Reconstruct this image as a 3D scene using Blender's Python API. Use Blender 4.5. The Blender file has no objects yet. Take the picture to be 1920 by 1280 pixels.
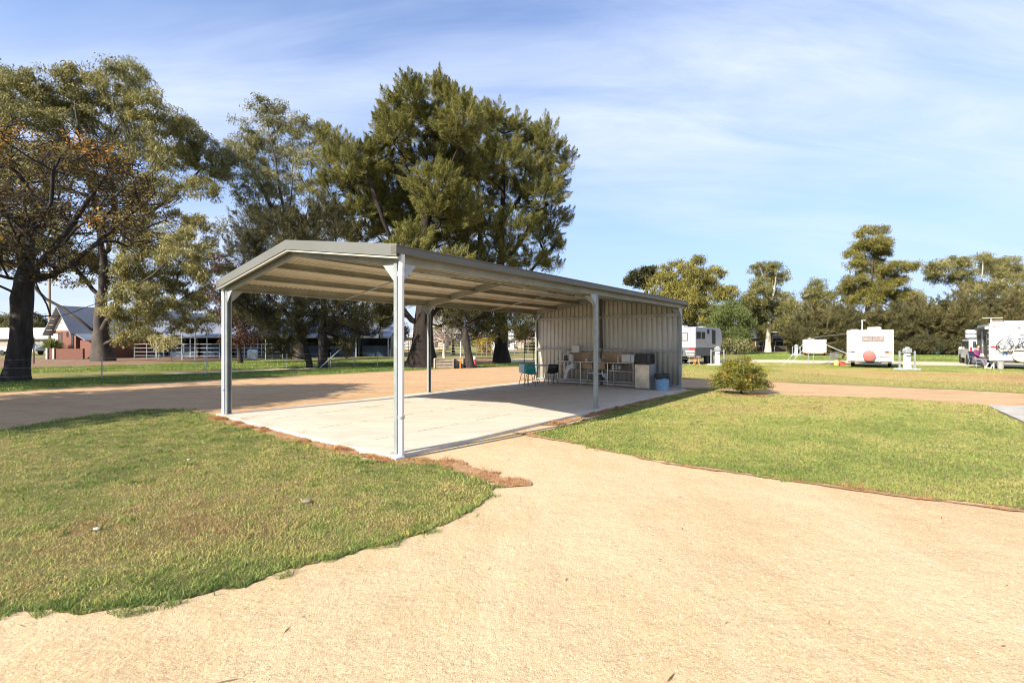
import bpy, bmesh, math, random
import numpy as np
from mathutils import Vector, Matrix
from mathutils.geometry import tessellate_polygon
R = math.radians
rnd = random.Random(7)
scene = bpy.context.scene
col = scene.collection

# ------------------------------------------------------------------ camera, world, sun, exposure
F, Y0, CZ = 894.0, 640.75, 1.72          # focal length in px of the 1920 px frame, horizon row, eye height
cam_d = bpy.data.cameras.new('camera'); cam = bpy.data.objects.new('camera', cam_d); col.objects.link(cam)
cam_d.sensor_width = 36; cam_d.lens = F / 1920 * 36; cam_d.clip_start = 0.05; cam_d.clip_end = 4000
cam_d.shift_y = 0.75 / 1920
cam.location = (0, 0, CZ); cam.rotation_euler = (R(90), 0, 0)
scene.camera = cam
HEAD, ELEV = 45.6, 30.0                    # the way the sunlight travels (clockwise from +Y), sun height
w = bpy.data.worlds.new('World'); scene.world = w; w.use_nodes = True
nt = w.node_tree; nt.nodes.clear(); N = nt.nodes.new; LK = nt.links.new
out = N('ShaderNodeOutputWorld'); bg = N('ShaderNodeBackground'); bg.inputs['Strength'].default_value = 0.08
sky = N('ShaderNodeTexSky'); sky.sky_type = 'NISHITA'; sky.sun_disc = False
sky.sun_elevation = R(ELEV); sky.sun_rotation = R(HEAD + 180)
sky.air_density = 1.0; sky.dust_density = 1.0; sky.ozone_density = 1.6
tc = N('ShaderNodeTexCoord')
sep = N('ShaderNodeSeparateXYZ'); LK(tc.outputs['Generated'], sep.inputs[0])
zz = N('ShaderNodeMath'); zz.operation = 'MAXIMUM'; LK(sep.outputs['Z'], zz.inputs[0]); zz.inputs[1].default_value = 0.0
za = N('ShaderNodeMath'); za.operation = 'ADD'; LK(zz.outputs[0], za.inputs[0]); za.inputs[1].default_value = 0.22
dx = N('ShaderNodeMath'); dx.operation = 'DIVIDE'; LK(sep.outputs['X'], dx.inputs[0]); LK(za.outputs[0], dx.inputs[1])
dy = N('ShaderNodeMath'); dy.operation = 'DIVIDE'; LK(sep.outputs['Y'], dy.inputs[0]); LK(za.outputs[0], dy.inputs[1])
cb = N('ShaderNodeCombineXYZ'); LK(dx.outputs[0], cb.inputs[0]); LK(dy.outputs[0], cb.inputs[1])
mp = N('ShaderNodeMapping'); LK(cb.outputs[0], mp.inputs[0]); mp.inputs['Rotation'].default_value = (0, 0, R(24)); mp.inputs['Scale'].default_value = (0.42, 1.0, 1); mp.inputs['Location'].default_value = (3.55, 1.35, 0)
n1 = N('ShaderNodeTexNoise'); n1.inputs['Scale'].default_value = 0.9; n1.inputs['Detail'].default_value = 5; n1.inputs['Roughness'].default_value = 0.5; n1.inputs['Distortion'].default_value = 0.3
LK(mp.outputs[0], n1.inputs['Vector'])
r1 = N('ShaderNodeMapRange'); r1.interpolation_type = 'SMOOTHSTEP'; r1.inputs['From Min'].default_value = 0.36; r1.inputs['From Max'].default_value = 0.62; r1.inputs['To Min'].default_value = 0.06
LK(n1.outputs['Fac'], r1.inputs['Value'])
mp2 = N('ShaderNodeMapping'); LK(cb.outputs[0], mp2.inputs[0]); mp2.inputs['Rotation'].default_value = (0, 0, R(14)); mp2.inputs['Scale'].default_value = (0.8, 3.2, 1); mp2.inputs['Location'].default_value = (0.3, 5.7, 0)
n2 = N('ShaderNodeTexNoise'); n2.inputs['Scale'].default_value = 1.3; n2.inputs['Detail'].default_value = 10; n2.inputs['Roughness'].default_value = 0.62; n2.inputs['Distortion'].default_value = 0.6
LK(mp2.outputs[0], n2.inputs['Vector'])
r2 = N('ShaderNodeMapRange'); r2.inputs['From Min'].default_value = 0.28; r2.inputs['From Max'].default_value = 0.66; r2.inputs['To Min'].default_value = 0.35
LK(n2.outputs['Fac'], r2.inputs['Value'])
pr = N('ShaderNodeMath'); pr.operation = 'MULTIPLY'; LK(r1.outputs[0], pr.inputs[0]); LK(r2.outputs[0], pr.inputs[1])
ps = N('ShaderNodeMath'); ps.operation = 'MULTIPLY'; LK(pr.outputs[0], ps.inputs[0]); ps.inputs[1].default_value = 0.85
hz = N('ShaderNodeMapRange'); hz.inputs['From Min'].default_value = 0.0; hz.inputs['From Max'].default_value = 0.60; hz.inputs['To Min'].default_value = 0.92; hz.inputs['To Max'].default_value = 0.0
LK(sep.outputs['Z'], hz.inputs['Value'])
SKY_CLOUD = (4.9, 5.45, 6.6, 1)
gn = N('ShaderNodeMix'); gn.data_type = 'RGBA'; gn.blend_type = 'MULTIPLY'; gn.inputs['Factor'].default_value = 1; LK(sky.outputs[0], gn.inputs['A']); gn.inputs['B'].default_value = (0.66, 0.98, 1.42, 1)
mh = N('ShaderNodeMix'); mh.data_type = 'RGBA'; LK(hz.outputs[0], mh.inputs['Factor']); LK(gn.outputs['Result'], mh.inputs['A']); mh.inputs['B'].default_value = (3.6, 4.45, 6.1, 1)
mx = N('ShaderNodeMix'); mx.data_type = 'RGBA'; LK(ps.outputs[0], mx.inputs['Factor']); LK(mh.outputs['Result'], mx.inputs['A']); mx.inputs['B'].default_value = SKY_CLOUD
LK(mx.outputs['Result'], bg.inputs['Color']); LK(bg.outputs[0], out.inputs[0])
sl = bpy.data.lights.new('sun', 'SUN'); sl.energy = 4.8; sl.angle = R(0.5); sl.color = (1.0, 0.90, 0.74)
so = bpy.data.objects.new('sun', sl); col.objects.link(so)
sd = Vector((math.sin(R(HEAD)) * math.cos(R(ELEV)), math.cos(R(HEAD)) * math.cos(R(ELEV)), -math.sin(R(ELEV))))
so.rotation_euler = sd.to_track_quat('-Z', 'Y').to_euler(); so.location = (-20, -20, 30)
scene.view_settings.view_transform = 'Standard'; scene.view_settings.look = 'None'
scene.view_settings.exposure = 1.2; scene.view_settings.gamma = 1; scene.view_settings.use_curve_mapping = False
scene.cycles.pixel_filter_type = 'BLACKMAN_HARRIS'; scene.cycles.filter_width = 1.05
scene.cycles.max_bounces = 6; scene.cycles.transparent_max_bounces = 8

# ------------------------------------------------------------------ helpers
def gd(py): return CZ / ((py - Y0) / F)                 # distance of ground seen in row py
def at(px, D, z=0.0): return Vector(((px - 960) / F * D, D, z))
def G(px, py):
    D = gd(py); return ((px - 960) / F * D, D)
def P3(px, py, D): return Vector(((px - 960) / F * D, D, CZ - (py - Y0) / F * D))

def tag(o, label=None, cat=None, group=None, kind=None):
    if label: o['label'] = label
    if cat: o['category'] = cat
    if group: o['group'] = group
    if kind: o['kind'] = kind
    return o
def empty(name, loc=(0, 0, 0), rz=0, label=None, cat=None, group=None, parent=None):
    o = bpy.data.objects.new(name, None); col.objects.link(o); o.location = loc; o.rotation_euler = (0, 0, rz)
    o.empty_display_size = 0.2
    if parent: o.parent = parent
    return tag(o, label, cat, group)
def copy_tree(o, parent=None):
    c = o.copy(); col.objects.link(c)
    if parent: c.parent = parent
    for ch in list(o.children): copy_tree(ch, c)
    return c

def mat(name, base, rough=0.6, metal=0.0, var=0.12, scale=6.0, bump=0.0, bscale=None, spec=0.5, stretch=None, dark=None, coat=0.0):
    m = bpy.data.materials.new(name); m.use_nodes = True; t = m.node_tree; b = t.nodes['Principled BSDF']
    b.inputs['Roughness'].default_value = rough; b.inputs['Metallic'].default_value = metal
    b.inputs['Specular IOR Level'].default_value = spec; b.inputs['Coat Weight'].default_value = coat
    c = t.nodes.new('ShaderNodeTexCoord'); mpn = t.nodes.new('ShaderNodeMapping'); t.links.new(c.outputs['Object'], mpn.inputs[0])
    if stretch: mpn.inputs['Scale'].default_value = stretch
    n = t.nodes.new('ShaderNodeTexNoise'); n.inputs['Scale'].default_value = scale; n.inputs['Detail'].default_value = 6; n.inputs['Roughness'].default_value = 0.6
    t.links.new(mpn.outputs[0], n.inputs['Vector'])
    cr = t.nodes.new('ShaderNodeValToRGB'); t.links.new(n.outputs['Fac'], cr.inputs[0])
    lo = dark or tuple(max(0, x * (1 - 1.6 * var)) for x in base); hi = tuple(min(1, x * (1 + 1.2 * var)) for x in base)
    cr.color_ramp.elements[0].position = 0.3; cr.color_ramp.elements[1].position = 0.7
    cr.color_ramp.elements[0].color = (*lo, 1); cr.color_ramp.elements[1].color = (*hi, 1)
    t.links.new(cr.outputs[0], b.inputs['Base Color'])
    if bump:
        n2 = t.nodes.new('ShaderNodeTexNoise'); n2.inputs['Scale'].default_value = bscale or scale * 6; n2.inputs['Detail'].default_value = 5
        t.links.new(mpn.outputs[0], n2.inputs['Vector'])
        bp = t.nodes.new('ShaderNodeBump'); bp.inputs['Strength'].default_value = bump; bp.inputs['Distance'].default_value = 0.02
        t.links.new(n2.outputs['Fac'], bp.inputs['Height']); t.links.new(bp.outputs[0], b.inputs['Normal'])
    return m
def ramp_node(t, stops):
    cr = t.nodes.new('ShaderNodeValToRGB'); e = cr.color_ramp.elements
    while len(e) < len(stops): e.new(0.5)
    for i, (p, c) in enumerate(stops): e[i].position = p; e[i].color = (*c, 1)
    return cr
def leaf_mat(name, stops, trans=0.35, rough=0.55):
    m = bpy.data.materials.new(name); m.use_nodes = True; t = m.node_tree; t.nodes.clear()
    o = t.nodes.new('ShaderNodeOutputMaterial'); a = t.nodes.new('ShaderNodeAttribute'); a.attribute_name = 'tint'
    cr = ramp_node(t, stops); t.links.new(a.outputs['Fac'], cr.inputs[0])
    b = t.nodes.new('ShaderNodeBsdfPrincipled'); b.inputs['Roughness'].default_value = rough; b.inputs['Specular IOR Level'].default_value = 0.25
    t.links.new(cr.outputs[0], b.inputs['Base Color'])
    tr = t.nodes.new('ShaderNodeBsdfTranslucent'); t.links.new(cr.outputs[0], tr.inputs['Color'])
    mxs = t.nodes.new('ShaderNodeMixShader'); mxs.inputs[0].default_value = trans
    t.links.new(b.outputs[0], mxs.inputs[1]); t.links.new(tr.outputs[0], mxs.inputs[2]); t.links.new(mxs.outputs[0], o.inputs[0])
    return m

class MB:
    def __init__(s): s.bm = bmesh.new()
    def box(s, c, d, rz=0, M=None):
        m = M if M is not None else Matrix.Translation(c) @ Matrix.Rotation(rz, 4, 'Z')
        m = m @ Matrix.Diagonal((*d, 1)); bmesh.ops.create_cube(s.bm, size=1, matrix=m); return s
    def bar(s, a, b, w, h=None, up=(0, 0, 1)):
        a, b = Vector(a), Vector(b); h = h or w; x = b - a; L = x.length; x.normalize(); u = Vector(up)
        if abs(x.dot(u)) > 0.98: u = Vector((0, 1, 0))
        y = u.cross(x).normalized(); z = x.cross(y)
        m = Matrix((x, y, z)).transposed().to_4x4(); m.translation = (a + b) / 2
        return s.box(None, (L, w, h), M=m)
    def cyl(s, a, b, r, r2=None, n=12):
        a, b = Vector(a), Vector(b); d = b - a; r2 = r if r2 is None else r2
        m = d.to_track_quat('Z', 'Y').to_matrix().to_4x4(); m.translation = (a + b) / 2
        bmesh.ops.create_cone(s.bm, cap_ends=True, segments=n, radius1=r, radius2=r2, depth=d.length, matrix=m); return s
    def tube(s, pts, r, n=8, closed=False):
        pts = [Vector(p) for p in pts]; k = len(pts); rings = []; u = None
        for i, p in enumerate(pts):
            if closed: d = pts[(i + 1) % k] - pts[i - 1]
            else: d = pts[min(i + 1, k - 1)] - pts[max(i - 1, 0)]
            d.normalize()
            if u is None: u = d.orthogonal().normalized()
            u = (u - d * u.dot(d)).normalized(); v = d.cross(u); rr = r[i] if isinstance(r, (list, tuple)) else r
            rings.append([s.bm.verts.new(p + (u * math.cos(t) + v * math.sin(t)) * rr) for t in [2 * math.pi * j / n for j in range(n)]])
        for i in range(k if closed else k - 1):
            A, B = rings[i], rings[(i + 1) % k]
            for j in range(n): s.bm.faces.new((A[j], A[(j + 1) % n], B[(j + 1) % n], B[j]))
        if not closed:
            s.bm.faces.new(rings[0][::-1]); s.bm.faces.new(rings[-1])
        return s
    def prism(s, poly, vec):                                  # 3-D polygon swept along vec
        v0 = [s.bm.verts.new(Vector(p)) for p in poly]; v1 = [s.bm.verts.new(Vector(p) + Vector(vec)) for p in poly]; n = len(poly)
        s.bm.faces.new(v0[::-1]); s.bm.faces.new(v1)
        for i in range(n): s.bm.faces.new((v0[i], v0[(i + 1) % n], v1[(i + 1) % n], v1[i]))
        return s
    def lathe(s, prof, c=(0, 0, 0), n=20):
        c = Vector(c); rings = [[s.bm.verts.new(c + Vector((r * math.cos(2 * math.pi * j / n), r * math.sin(2 * math.pi * j / n), z))) for j in range(n)] for r, z in prof]
        for A, B in zip(rings, rings[1:]):
            for j in range(n): s.bm.faces.new((A[j], A[(j + 1) % n], B[(j + 1) % n], B[j]))
        s.bm.faces.new(rings[0][::-1]); s.bm.faces.new(rings[-1]); return s
    def ball(s, c, r, sc=(1, 1, 1), seg=12):
        m = Matrix.Translation(c) @ Matrix.Diagonal((*sc, 1)); bmesh.ops.create_uvsphere(s.bm, u_segments=seg, v_segments=max(6, seg // 2), radius=r, matrix=m); return s
    def face(s, pts): s.bm.faces.new([s.bm.verts.new(Vector(p)) for p in pts]); return s
    def build(s, name, m, parent=None, smooth=False, bevel=0, label=None, loc=None, rz=0):
        bmesh.ops.recalc_face_normals(s.bm, faces=s.bm.faces)
        me = bpy.data.meshes.new(name); s.bm.to_mesh(me); s.bm.free()
        me.materials.append(m)
        if smooth: me.shade_smooth(); me.set_sharp_from_angle(angle=R(42))
        o = bpy.data.objects.new(name, me); col.objects.link(o)
        if parent: o.parent = parent
        if loc is not None: o.location = loc
        if rz: o.rotation_euler = (0, 0, rz)
        if bevel:
            b = o.modifiers.new('bevel', 'BEVEL'); b.width = bevel; b.segments = 2; b.limit_method = 'ANGLE'
        if label: o['label'] = label
        return o

def mesh_np(name, verts, faces_n, m, parent=None, tint=None, smooth=False, k=4):
    """verts (V,3), faces (Fn,k) numpy -> object."""
    me = bpy.data.meshes.new(name); V = len(verts); Fn = len(faces_n)
    me.vertices.add(V); me.vertices.foreach_set('co', np.asarray(verts, np.float32).ravel())
    me.loops.add(Fn * k); me.loops.foreach_set('vertex_index', np.asarray(faces_n, np.int32).ravel())
    me.polygons.add(Fn); me.polygons.foreach_set('loop_start', np.arange(0, Fn * k, k, dtype=np.int32))
    if smooth: me.polygons.foreach_set('use_smooth', np.ones(Fn, bool))
    if tint is not None:
        a = me.attributes.new('tint', 'FLOAT', 'FACE'); a.data.foreach_set('value', np.clip(tint, 0, 1).astype(np.float32))
    me.update(calc_edges=True); me.materials.append(m)
    o = bpy.data.objects.new(name, me); col.objects.link(o)
    if parent: o.parent = parent
    return o
def vnoise(x, y, s, seed=0):
    r = np.random.RandomState(seed).rand(64, 64); x = np.asarray(x) / s + 1000; y = np.asarray(y) / s + 1000
    xi, yi = np.floor(x).astype(int), np.floor(y).astype(int); fx, fy = x - xi, y - yi
    fx = fx * fx * (3 - 2 * fx); fy = fy * fy * (3 - 2 * fy); g = lambda a, b: r[a % 64, b % 64]
    return (g(xi, yi) * (1 - fx) + g(xi + 1, yi) * fx) * (1 - fy) + (g(xi, yi + 1) * (1 - fx) + g(xi + 1, yi + 1) * fx) * fy
def in_poly(x, y, poly):
    c = np.zeros(len(x), bool); n = len(poly)
    for i in range(n):
        x1, y1 = poly[i]; x2, y2 = poly[(i + 1) % n]
        if y1 == y2: continue
        k = (y1 > y) != (y2 > y); c ^= k & (x < (x2 - x1) * (y - y1) / (y2 - y1) + x1)
    return c
def rough_poly(poly, step=0.12, amp=0.05, seed=0, straight=()):
    out = []; n = len(poly)
    for i in range(n):
        a, b = np.array(poly[i], float), np.array(poly[(i + 1) % n], float); L = np.linalg.norm(b - a)
        if i in straight or L > 60: out.append(tuple(a)); continue
        k = max(1, int(L / step)); d = (b - a) / L; nn = np.array([-d[1], d[0]])
        for j in range(k):
            p = a + d * (L * j / k); e = min(1, j / 2)
            f = amp * e * (2.2 * (vnoise(p[0], p[1], step * 6, seed) - 0.5) + 1.1 * (vnoise(p[0], p[1], step * 1.3, seed + 1) - 0.5))
            out.append(tuple(p + nn * f))
    return out
def sheet(name, poly, z, m, kind='structure'):
    tris = tessellate_polygon([[Vector((x, y, 0)) for x, y in poly]])
    v = np.array([(x, y, z) for x, y in poly]); f = []
    for a, b, c in tris:
        cr = (v[b][0] - v[a][0]) * (v[c][1] - v[a][1]) - (v[b][1] - v[a][1]) * (v[c][0] - v[a][0])
        f.append((a, b, c) if cr > 0 else (a, c, b))
    return tag(mesh_np(name, v, np.array(f), m, k=3), kind=kind)

# ------------------------------------------------------------------ materials
M = {}
M['galv'] = mat('galvanised_steel', (0.36, 0.39, 0.41), 0.42, 0.35, 0.10, 9, 0.05)
M['post'] = mat('zinc_post_steel', (0.27, 0.30, 0.30), 0.45, 0.2, 0.12, 5)
M['pvc'] = mat('white_downpipe_plastic', (0.66, 0.67, 0.67), 0.35, 0, 0.04, 4)
M['white'] = mat('white_paint', (0.64, 0.64, 0.62), 0.4, 0, 0.05, 2)
M['black'] = mat('black_plastic', (0.02, 0.02, 0.022), 0.4, 0, 0.2, 8)
M['rubber'] = mat('black_rubber', (0.025, 0.024, 0.023), 0.8, 0, 0.2, 12)
M['dark'] = mat('dark_grey_panel', (0.06, 0.062, 0.066), 0.5, 0, 0.2, 3)
M['glass'] = mat('window_glass', (0.05, 0.06, 0.065), 0.08, 0, 0.15, 1.2)
M['steel'] = mat('stainless_steel', (0.55, 0.50, 0.43), 0.25, 0.9, 0.15, 2.5)
M['roof_top'] = mat('grey_roof_sheet', (0.20, 0.205, 0.20), 0.5, 0.1, 0.08, 1.5)
M['roof_in'] = mat('cream_sheet_underside', (0.60, 0.54, 0.42), 0.5, 0, 0.08, 1.2)
M['purlin'] = mat('purlin_steel', (0.27, 0.265, 0.225), 0.5, 0.2, 0.16, 1.5)
M['fascia'] = mat('grey_fascia', (0.135, 0.14, 0.13), 0.5, 0.05, 0.05, 1)
M['gutter'] = mat('brown_grey_gutter', (0.115, 0.105, 0.088), 0.45, 0.05, 0.12, 1)
M['wallin'] = mat('beige_wall_sheet', (0.58, 0.555, 0.49), 0.5, 0.0, 0.07, 1.1)
M['brick'] = mat('red_brick', (0.17, 0.07, 0.05), 0.85, 0, 0.3, 14, 0.3)
M['timber'] = mat('grey_timber', (0.27, 0.23, 0.18), 0.8, 0, 0.3, 8, 0.3, stretch=(1, 1, 6))
M['conc'] = mat('concrete_base', (0.5, 0.48, 0.43), 0.8, 0, 0.15, 5, 0.1)
M['blue_roof'] = mat('blue_grey_roof', (0.19, 0.21, 0.26), 0.5, 0.1, 0.15, 0.4)
M['orange'] = mat('orange_plastic', (0.80, 0.22, 0.03), 0.5, 0, 0.1, 4)
M['red'] = mat('red_plastic', (0.55, 0.05, 0.05), 0.45, 0, 0.15, 3)
M['bark_dark'] = mat('rough_dark_bark', (0.034, 0.027, 0.023), 0.95, 0, 0.45, 5, 1.0, 14, stretch=(1, 1, 0.22))
M['bark_brown'] = mat('brown_casuarina_bark', (0.021, 0.0145, 0.0115), 0.95, 0, 0.4, 5, 1.0, 12, stretch=(1, 1, 0.2))
M['bark_gum'] = mat('mottled_gum_bark', (0.055, 0.043, 0.034), 0.8, 0, 0.45, 1.6, 0.3, 8, stretch=(1, 1, 0.5))
M['bark_white'] = mat('white_gum_bark', (0.50, 0.46, 0.40), 0.8, 0, 0.35, 1.5, stretch=(1, 1, 0.4))
M['gum'] = leaf_mat('gum_leaves', [(0.0, (0.042, 0.042, 0.015)), (0.45, (0.145, 0.142, 0.042)), (0.8, (0.31, 0.28, 0.10)), (1.0, (0.48, 0.42, 0.22))], 0.3)
M['gum2'] = leaf_mat('blue_gum_leaves', [(0.0, (0.048, 0.050, 0.020)), (0.5, (0.155, 0.155, 0.058)), (0.85, (0.31, 0.29, 0.13)), (1.0, (0.44, 0.38, 0.22))], 0.3)
M['gold_gum'] = leaf_mat('golden_gum_leaves', [(0.0, (0.06, 0.058, 0.018)), (0.45, (0.19, 0.175, 0.038)), (0.8, (0.36, 0.31, 0.08)), (1.0, (0.44, 0.36, 0.12))], 0.3)
M['casu'] = leaf_mat('casuarina_needles', [(0.0, (0.028, 0.034, 0.012)), (0.45, (0.098, 0.105, 0.026)), (0.8, (0.205, 0.20, 0.05)), (1.0, (0.29, 0.25, 0.08))], 0.25, 0.7)
M['casu2'] = leaf_mat('dull_casuarina_needles', [(0.0, (0.026, 0.028, 0.013)), (0.5, (0.085, 0.082, 0.032)), (0.85, (0.15, 0.135, 0.052)), (1.0, (0.24, 0.19, 0.09))], 0.25, 0.7)
M['elm'] = leaf_mat('autumn_leaves', [(0.0, (0.05, 0.035, 0.015)), (0.45, (0.11, 0.08, 0.025)), (0.7, (0.26, 0.15, 0.035)), (1.0, (0.60, 0.30, 0.05))], 0.4)
M['willow'] = leaf_mat('soft_green_leaves', [(0.0, (0.05, 0.065, 0.02)), (0.5, (0.12, 0.15, 0.045)), (1.0, (0.24, 0.27, 0.09))], 0.35)
M['rust'] = leaf_mat('rust_brown_leaves', [(0.0, (0.045, 0.025, 0.018)), (0.5, (0.11, 0.06, 0.042)), (1.0, (0.22, 0.13, 0.09))], 0.3)
M['yellow'] = leaf_mat('yellow_leaves', [(0.0, (0.12, 0.10, 0.02)), (0.5, (0.40, 0.28, 0.04)), (1.0, (0.62, 0.46, 0.08))], 0.35)
M['bushl'] = leaf_mat('bush_leaves', [(0.0, (0.035, 0.045, 0.012)), (0.4, (0.10, 0.115, 0.025)), (0.75, (0.26, 0.25, 0.04)), (0.93, (0.42, 0.36, 0.06)), (1.0, (0.55, 0.13, 0.05))], 0.3)
M['grass'] = leaf_mat('lawn_blades', [(0.0, (0.33, 0.22, 0.10)), (0.22, (0.52, 0.42, 0.18)), (0.45, (0.40, 0.41, 0.12)), (0.7, (0.235, 0.31, 0.07)), (1.0, (0.10, 0.165, 0.038))], 0.3, 0.6)
M['straw'] = leaf_mat('dead_runners', [(0.0, (0.16, 0.075, 0.035)), (0.5, (0.40, 0.20, 0.085)), (1.0, (0.60, 0.38, 0.18))], 0.15, 0.8)

def ground_mat(name, layers, bumps, rough=0.95, peb=None):
    """layers: (noise scale, lo, hi, colour, stretch, strength) laid one over another; bumps: (scale, distance)."""
    m = bpy.data.materials.new(name); m.use_nodes = True; t = m.node_tree; b = t.nodes['Principled BSDF']
    b.inputs['Roughness'].default_value = rough; b.inputs['Specular IOR Level'].default_value = 0.15
    c = t.nodes.new('ShaderNodeTexCoord'); cur = None
    for i, (sc, lo, hi, colr, st, k) in enumerate(layers):
        if i == 0:
            rgb = t.nodes.new('ShaderNodeRGB'); rgb.outputs[0].default_value = (*colr, 1); cur = rgb.outputs[0]; continue
        mpn = t.nodes.new('ShaderNodeMapping'); t.links.new(c.outputs['Object'], mpn.inputs[0]); mpn.inputs['Scale'].default_value = st or (1, 1, 1)
        mpn.inputs['Location'].default_value = (i * 7.3, i * 3.1, 0)
        if st: mpn.inputs['Rotation'].default_value = (0, 0, R(st[2])); mpn.inputs['Scale'].default_value = (st[0], st[1], 1)
        n = t.nodes.new('ShaderNodeTexNoise'); n.inputs['Scale'].default_value = sc; n.inputs['Detail'].default_value = 7; n.inputs['Roughness'].default_value = 0.62
        t.links.new(mpn.outputs[0], n.inputs['Vector'])
        mr = t.nodes.new('ShaderNodeMapRange'); mr.inputs['From Min'].default_value = lo; mr.inputs['From Max'].default_value = hi; mr.inputs['To Max'].default_value = k
        t.links.new(n.outputs['Fac'], mr.inputs['Value'])
        mxn = t.nodes.new('ShaderNodeMix'); mxn.data_type = 'RGBA'; t.links.new(mr.outputs[0], mxn.inputs['Factor']); t.links.new(cur, mxn.inputs['A']); mxn.inputs['B'].default_value = (*colr, 1)
        cur = mxn.outputs['Result']
    nrm = None
    for sc, lo, hi, dist in (peb or []):                              # crushed stone: one tone per cell, rounded relief
        vo = t.nodes.new('ShaderNodeTexVoronoi'); vo.inputs['Scale'].default_value = sc; t.links.new(c.outputs['Object'], vo.inputs['Vector'])
        sx = t.nodes.new('ShaderNodeSeparateColor'); t.links.new(vo.outputs['Color'], sx.inputs[0])
        mr = t.nodes.new('ShaderNodeMapRange'); mr.inputs['To Min'].default_value = lo; mr.inputs['To Max'].default_value = hi; t.links.new(sx.outputs[0], mr.inputs['Value'])
        sc_ = t.nodes.new('ShaderNodeVectorMath'); sc_.operation = 'SCALE'; t.links.new(cur, sc_.inputs[0]); t.links.new(mr.outputs[0], sc_.inputs['Scale']); cur = sc_.outputs[0]
        bp = t.nodes.new('ShaderNodeBump'); bp.invert = True; bp.inputs['Strength'].default_value = 1; bp.inputs['Distance'].default_value = dist; t.links.new(vo.outputs['Distance'], bp.inputs['Height'])
        if nrm: t.links.new(nrm, bp.inputs['Normal'])
        nrm = bp.outputs[0]
    t.links.new(cur, b.inputs['Base Color'])
    for sc, dist in bumps:
        n = t.nodes.new('ShaderNodeTexNoise'); n.inputs['Scale'].default_value = sc; n.inputs['Detail'].default_value = 5; n.inputs['Roughness'].default_value = 0.6
        t.links.new(c.outputs['Object'], n.inputs['Vector'])
        bp = t.nodes.new('ShaderNodeBump'); bp.inputs['Strength'].default_value = 1; bp.inputs['Distance'].default_value = dist
        t.links.new(n.outputs['Fac'], bp.inputs['Height'])
        if nrm: t.links.new(nrm, bp.inputs['Normal'])
        nrm = bp.outputs[0]
    if nrm: t.links.new(nrm, b.inputs['Normal'])
    return m
M['far_grass'] = ground_mat('patchy_grass_ground', [(0, 0, 0, (0.17, 0.185, 0.050), None, 1), (0.35, 0.45, 0.62, (0.36, 0.27, 0.11), None, 0.8), (0.16, 0.54, 0.64, (0.36, 0.19, 0.095), (1, 2.4, 10), 0.75), (5, 0.4, 0.7, (0.10, 0.13, 0.03), None, 0.6), (30, 0.45, 0.7, (0.34, 0.30, 0.14), None, 0.4)], [(9, 0.05), (40, 0.02)])
M['soil'] = ground_mat('lawn_soil', [(0, 0, 0, (0.16, 0.14, 0.055), None, 1), (2.5, 0.45, 0.6, (0.26, 0.19, 0.09), None, 0.8), (30, 0.45, 0.65, (0.09, 0.10, 0.03), None, 0.7)], [(60, 0.02)])
M['gravel'] = ground_mat('decomposed_granite', [(0, 0, 0, (0.54, 0.395, 0.225), None, 1), (0.45, 0.42, 0.62, (0.60, 0.46, 0.285), None, 0.8), (1.3, 0.5, 0.66, (0.48, 0.33, 0.185), (1, 0.35, 25), 0.55), (0.9, 0.52, 0.62, (0.60, 0.46, 0.295), (1.6, 0.3, -35), 0.6), (45, 0.5, 0.68, (0.68, 0.55, 0.39), None, 0.5), (60, 0.56, 0.64, (0.32, 0.21, 0.11), None, 0.5), (150, 0.56, 0.66, (0.29, 0.19, 0.10), None, 0.55)], [(2.2, 0.03), (30, 0.006)], peb=[(150, 0.82, 1.10, 0.0014), (260, 0.80, 1.12, 0.001)])
M['road'] = ground_mat('brown_dirt_road', [(0, 0, 0, (0.50, 0.33, 0.185), None, 1), (0.5, 0.45, 0.62, (0.41, 0.26, 0.145), (1, 3, -50), 0.8), (1.8, 0.5, 0.7, (0.60, 0.42, 0.25), (1, 3, -50), 0.6), (25, 0.5, 0.7, (0.30, 0.18, 0.10), None, 0.5)], [(4, 0.03), (40, 0.015)])
M['pale_path'] = ground_mat('pale_gravel_path', [(0, 0, 0, (0.60, 0.50, 0.36), None, 1), (1.5, 0.45, 0.65, (0.50, 0.38, 0.25), None, 0.7), (30, 0.5, 0.7, (0.36, 0.27, 0.18), None, 0.5)], [(20, 0.02)])
M['litter'] = ground_mat('leaf_litter_dirt', [(0, 0, 0, (0.23, 0.15, 0.10), None, 1), (0.8, 0.45, 0.6, (0.34, 0.22, 0.14), None, 0.8), (6, 0.5, 0.66, (0.12, 0.08, 0.05), None, 0.8), (30, 0.55, 0.7, (0.42, 0.30, 0.20), None, 0.6)], [(12, 0.05), (50, 0.02)])
M['slab'] = ground_mat('concrete_slab', [(0, 0, 0, (0.52, 0.47, 0.395), None, 1), (0.5, 0.42, 0.62, (0.58, 0.53, 0.45), (1, 2.5, 51), 0.8), (1.2, 0.5, 0.66, (0.42, 0.37, 0.30), (1, 3, 51), 0.6), (8, 0.56, 0.7, (0.44, 0.39, 0.32), (1, 2, 51), 0.6), (60, 0.5, 0.7, (0.52, 0.48, 0.41), None, 0.35)], [(3, 0.004), (120, 0.002)], 0.8)
M['slab_grey'] = ground_mat('grey_path_concrete', [(0, 0, 0, (0.38, 0.35, 0.31), None, 1), (2, 0.45, 0.65, (0.52, 0.49, 0.45), None, 0.8), (60, 0.5, 0.7, (0.38, 0.35, 0.31), None, 0.4)], [(100, 0.002)], 0.85)
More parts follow.
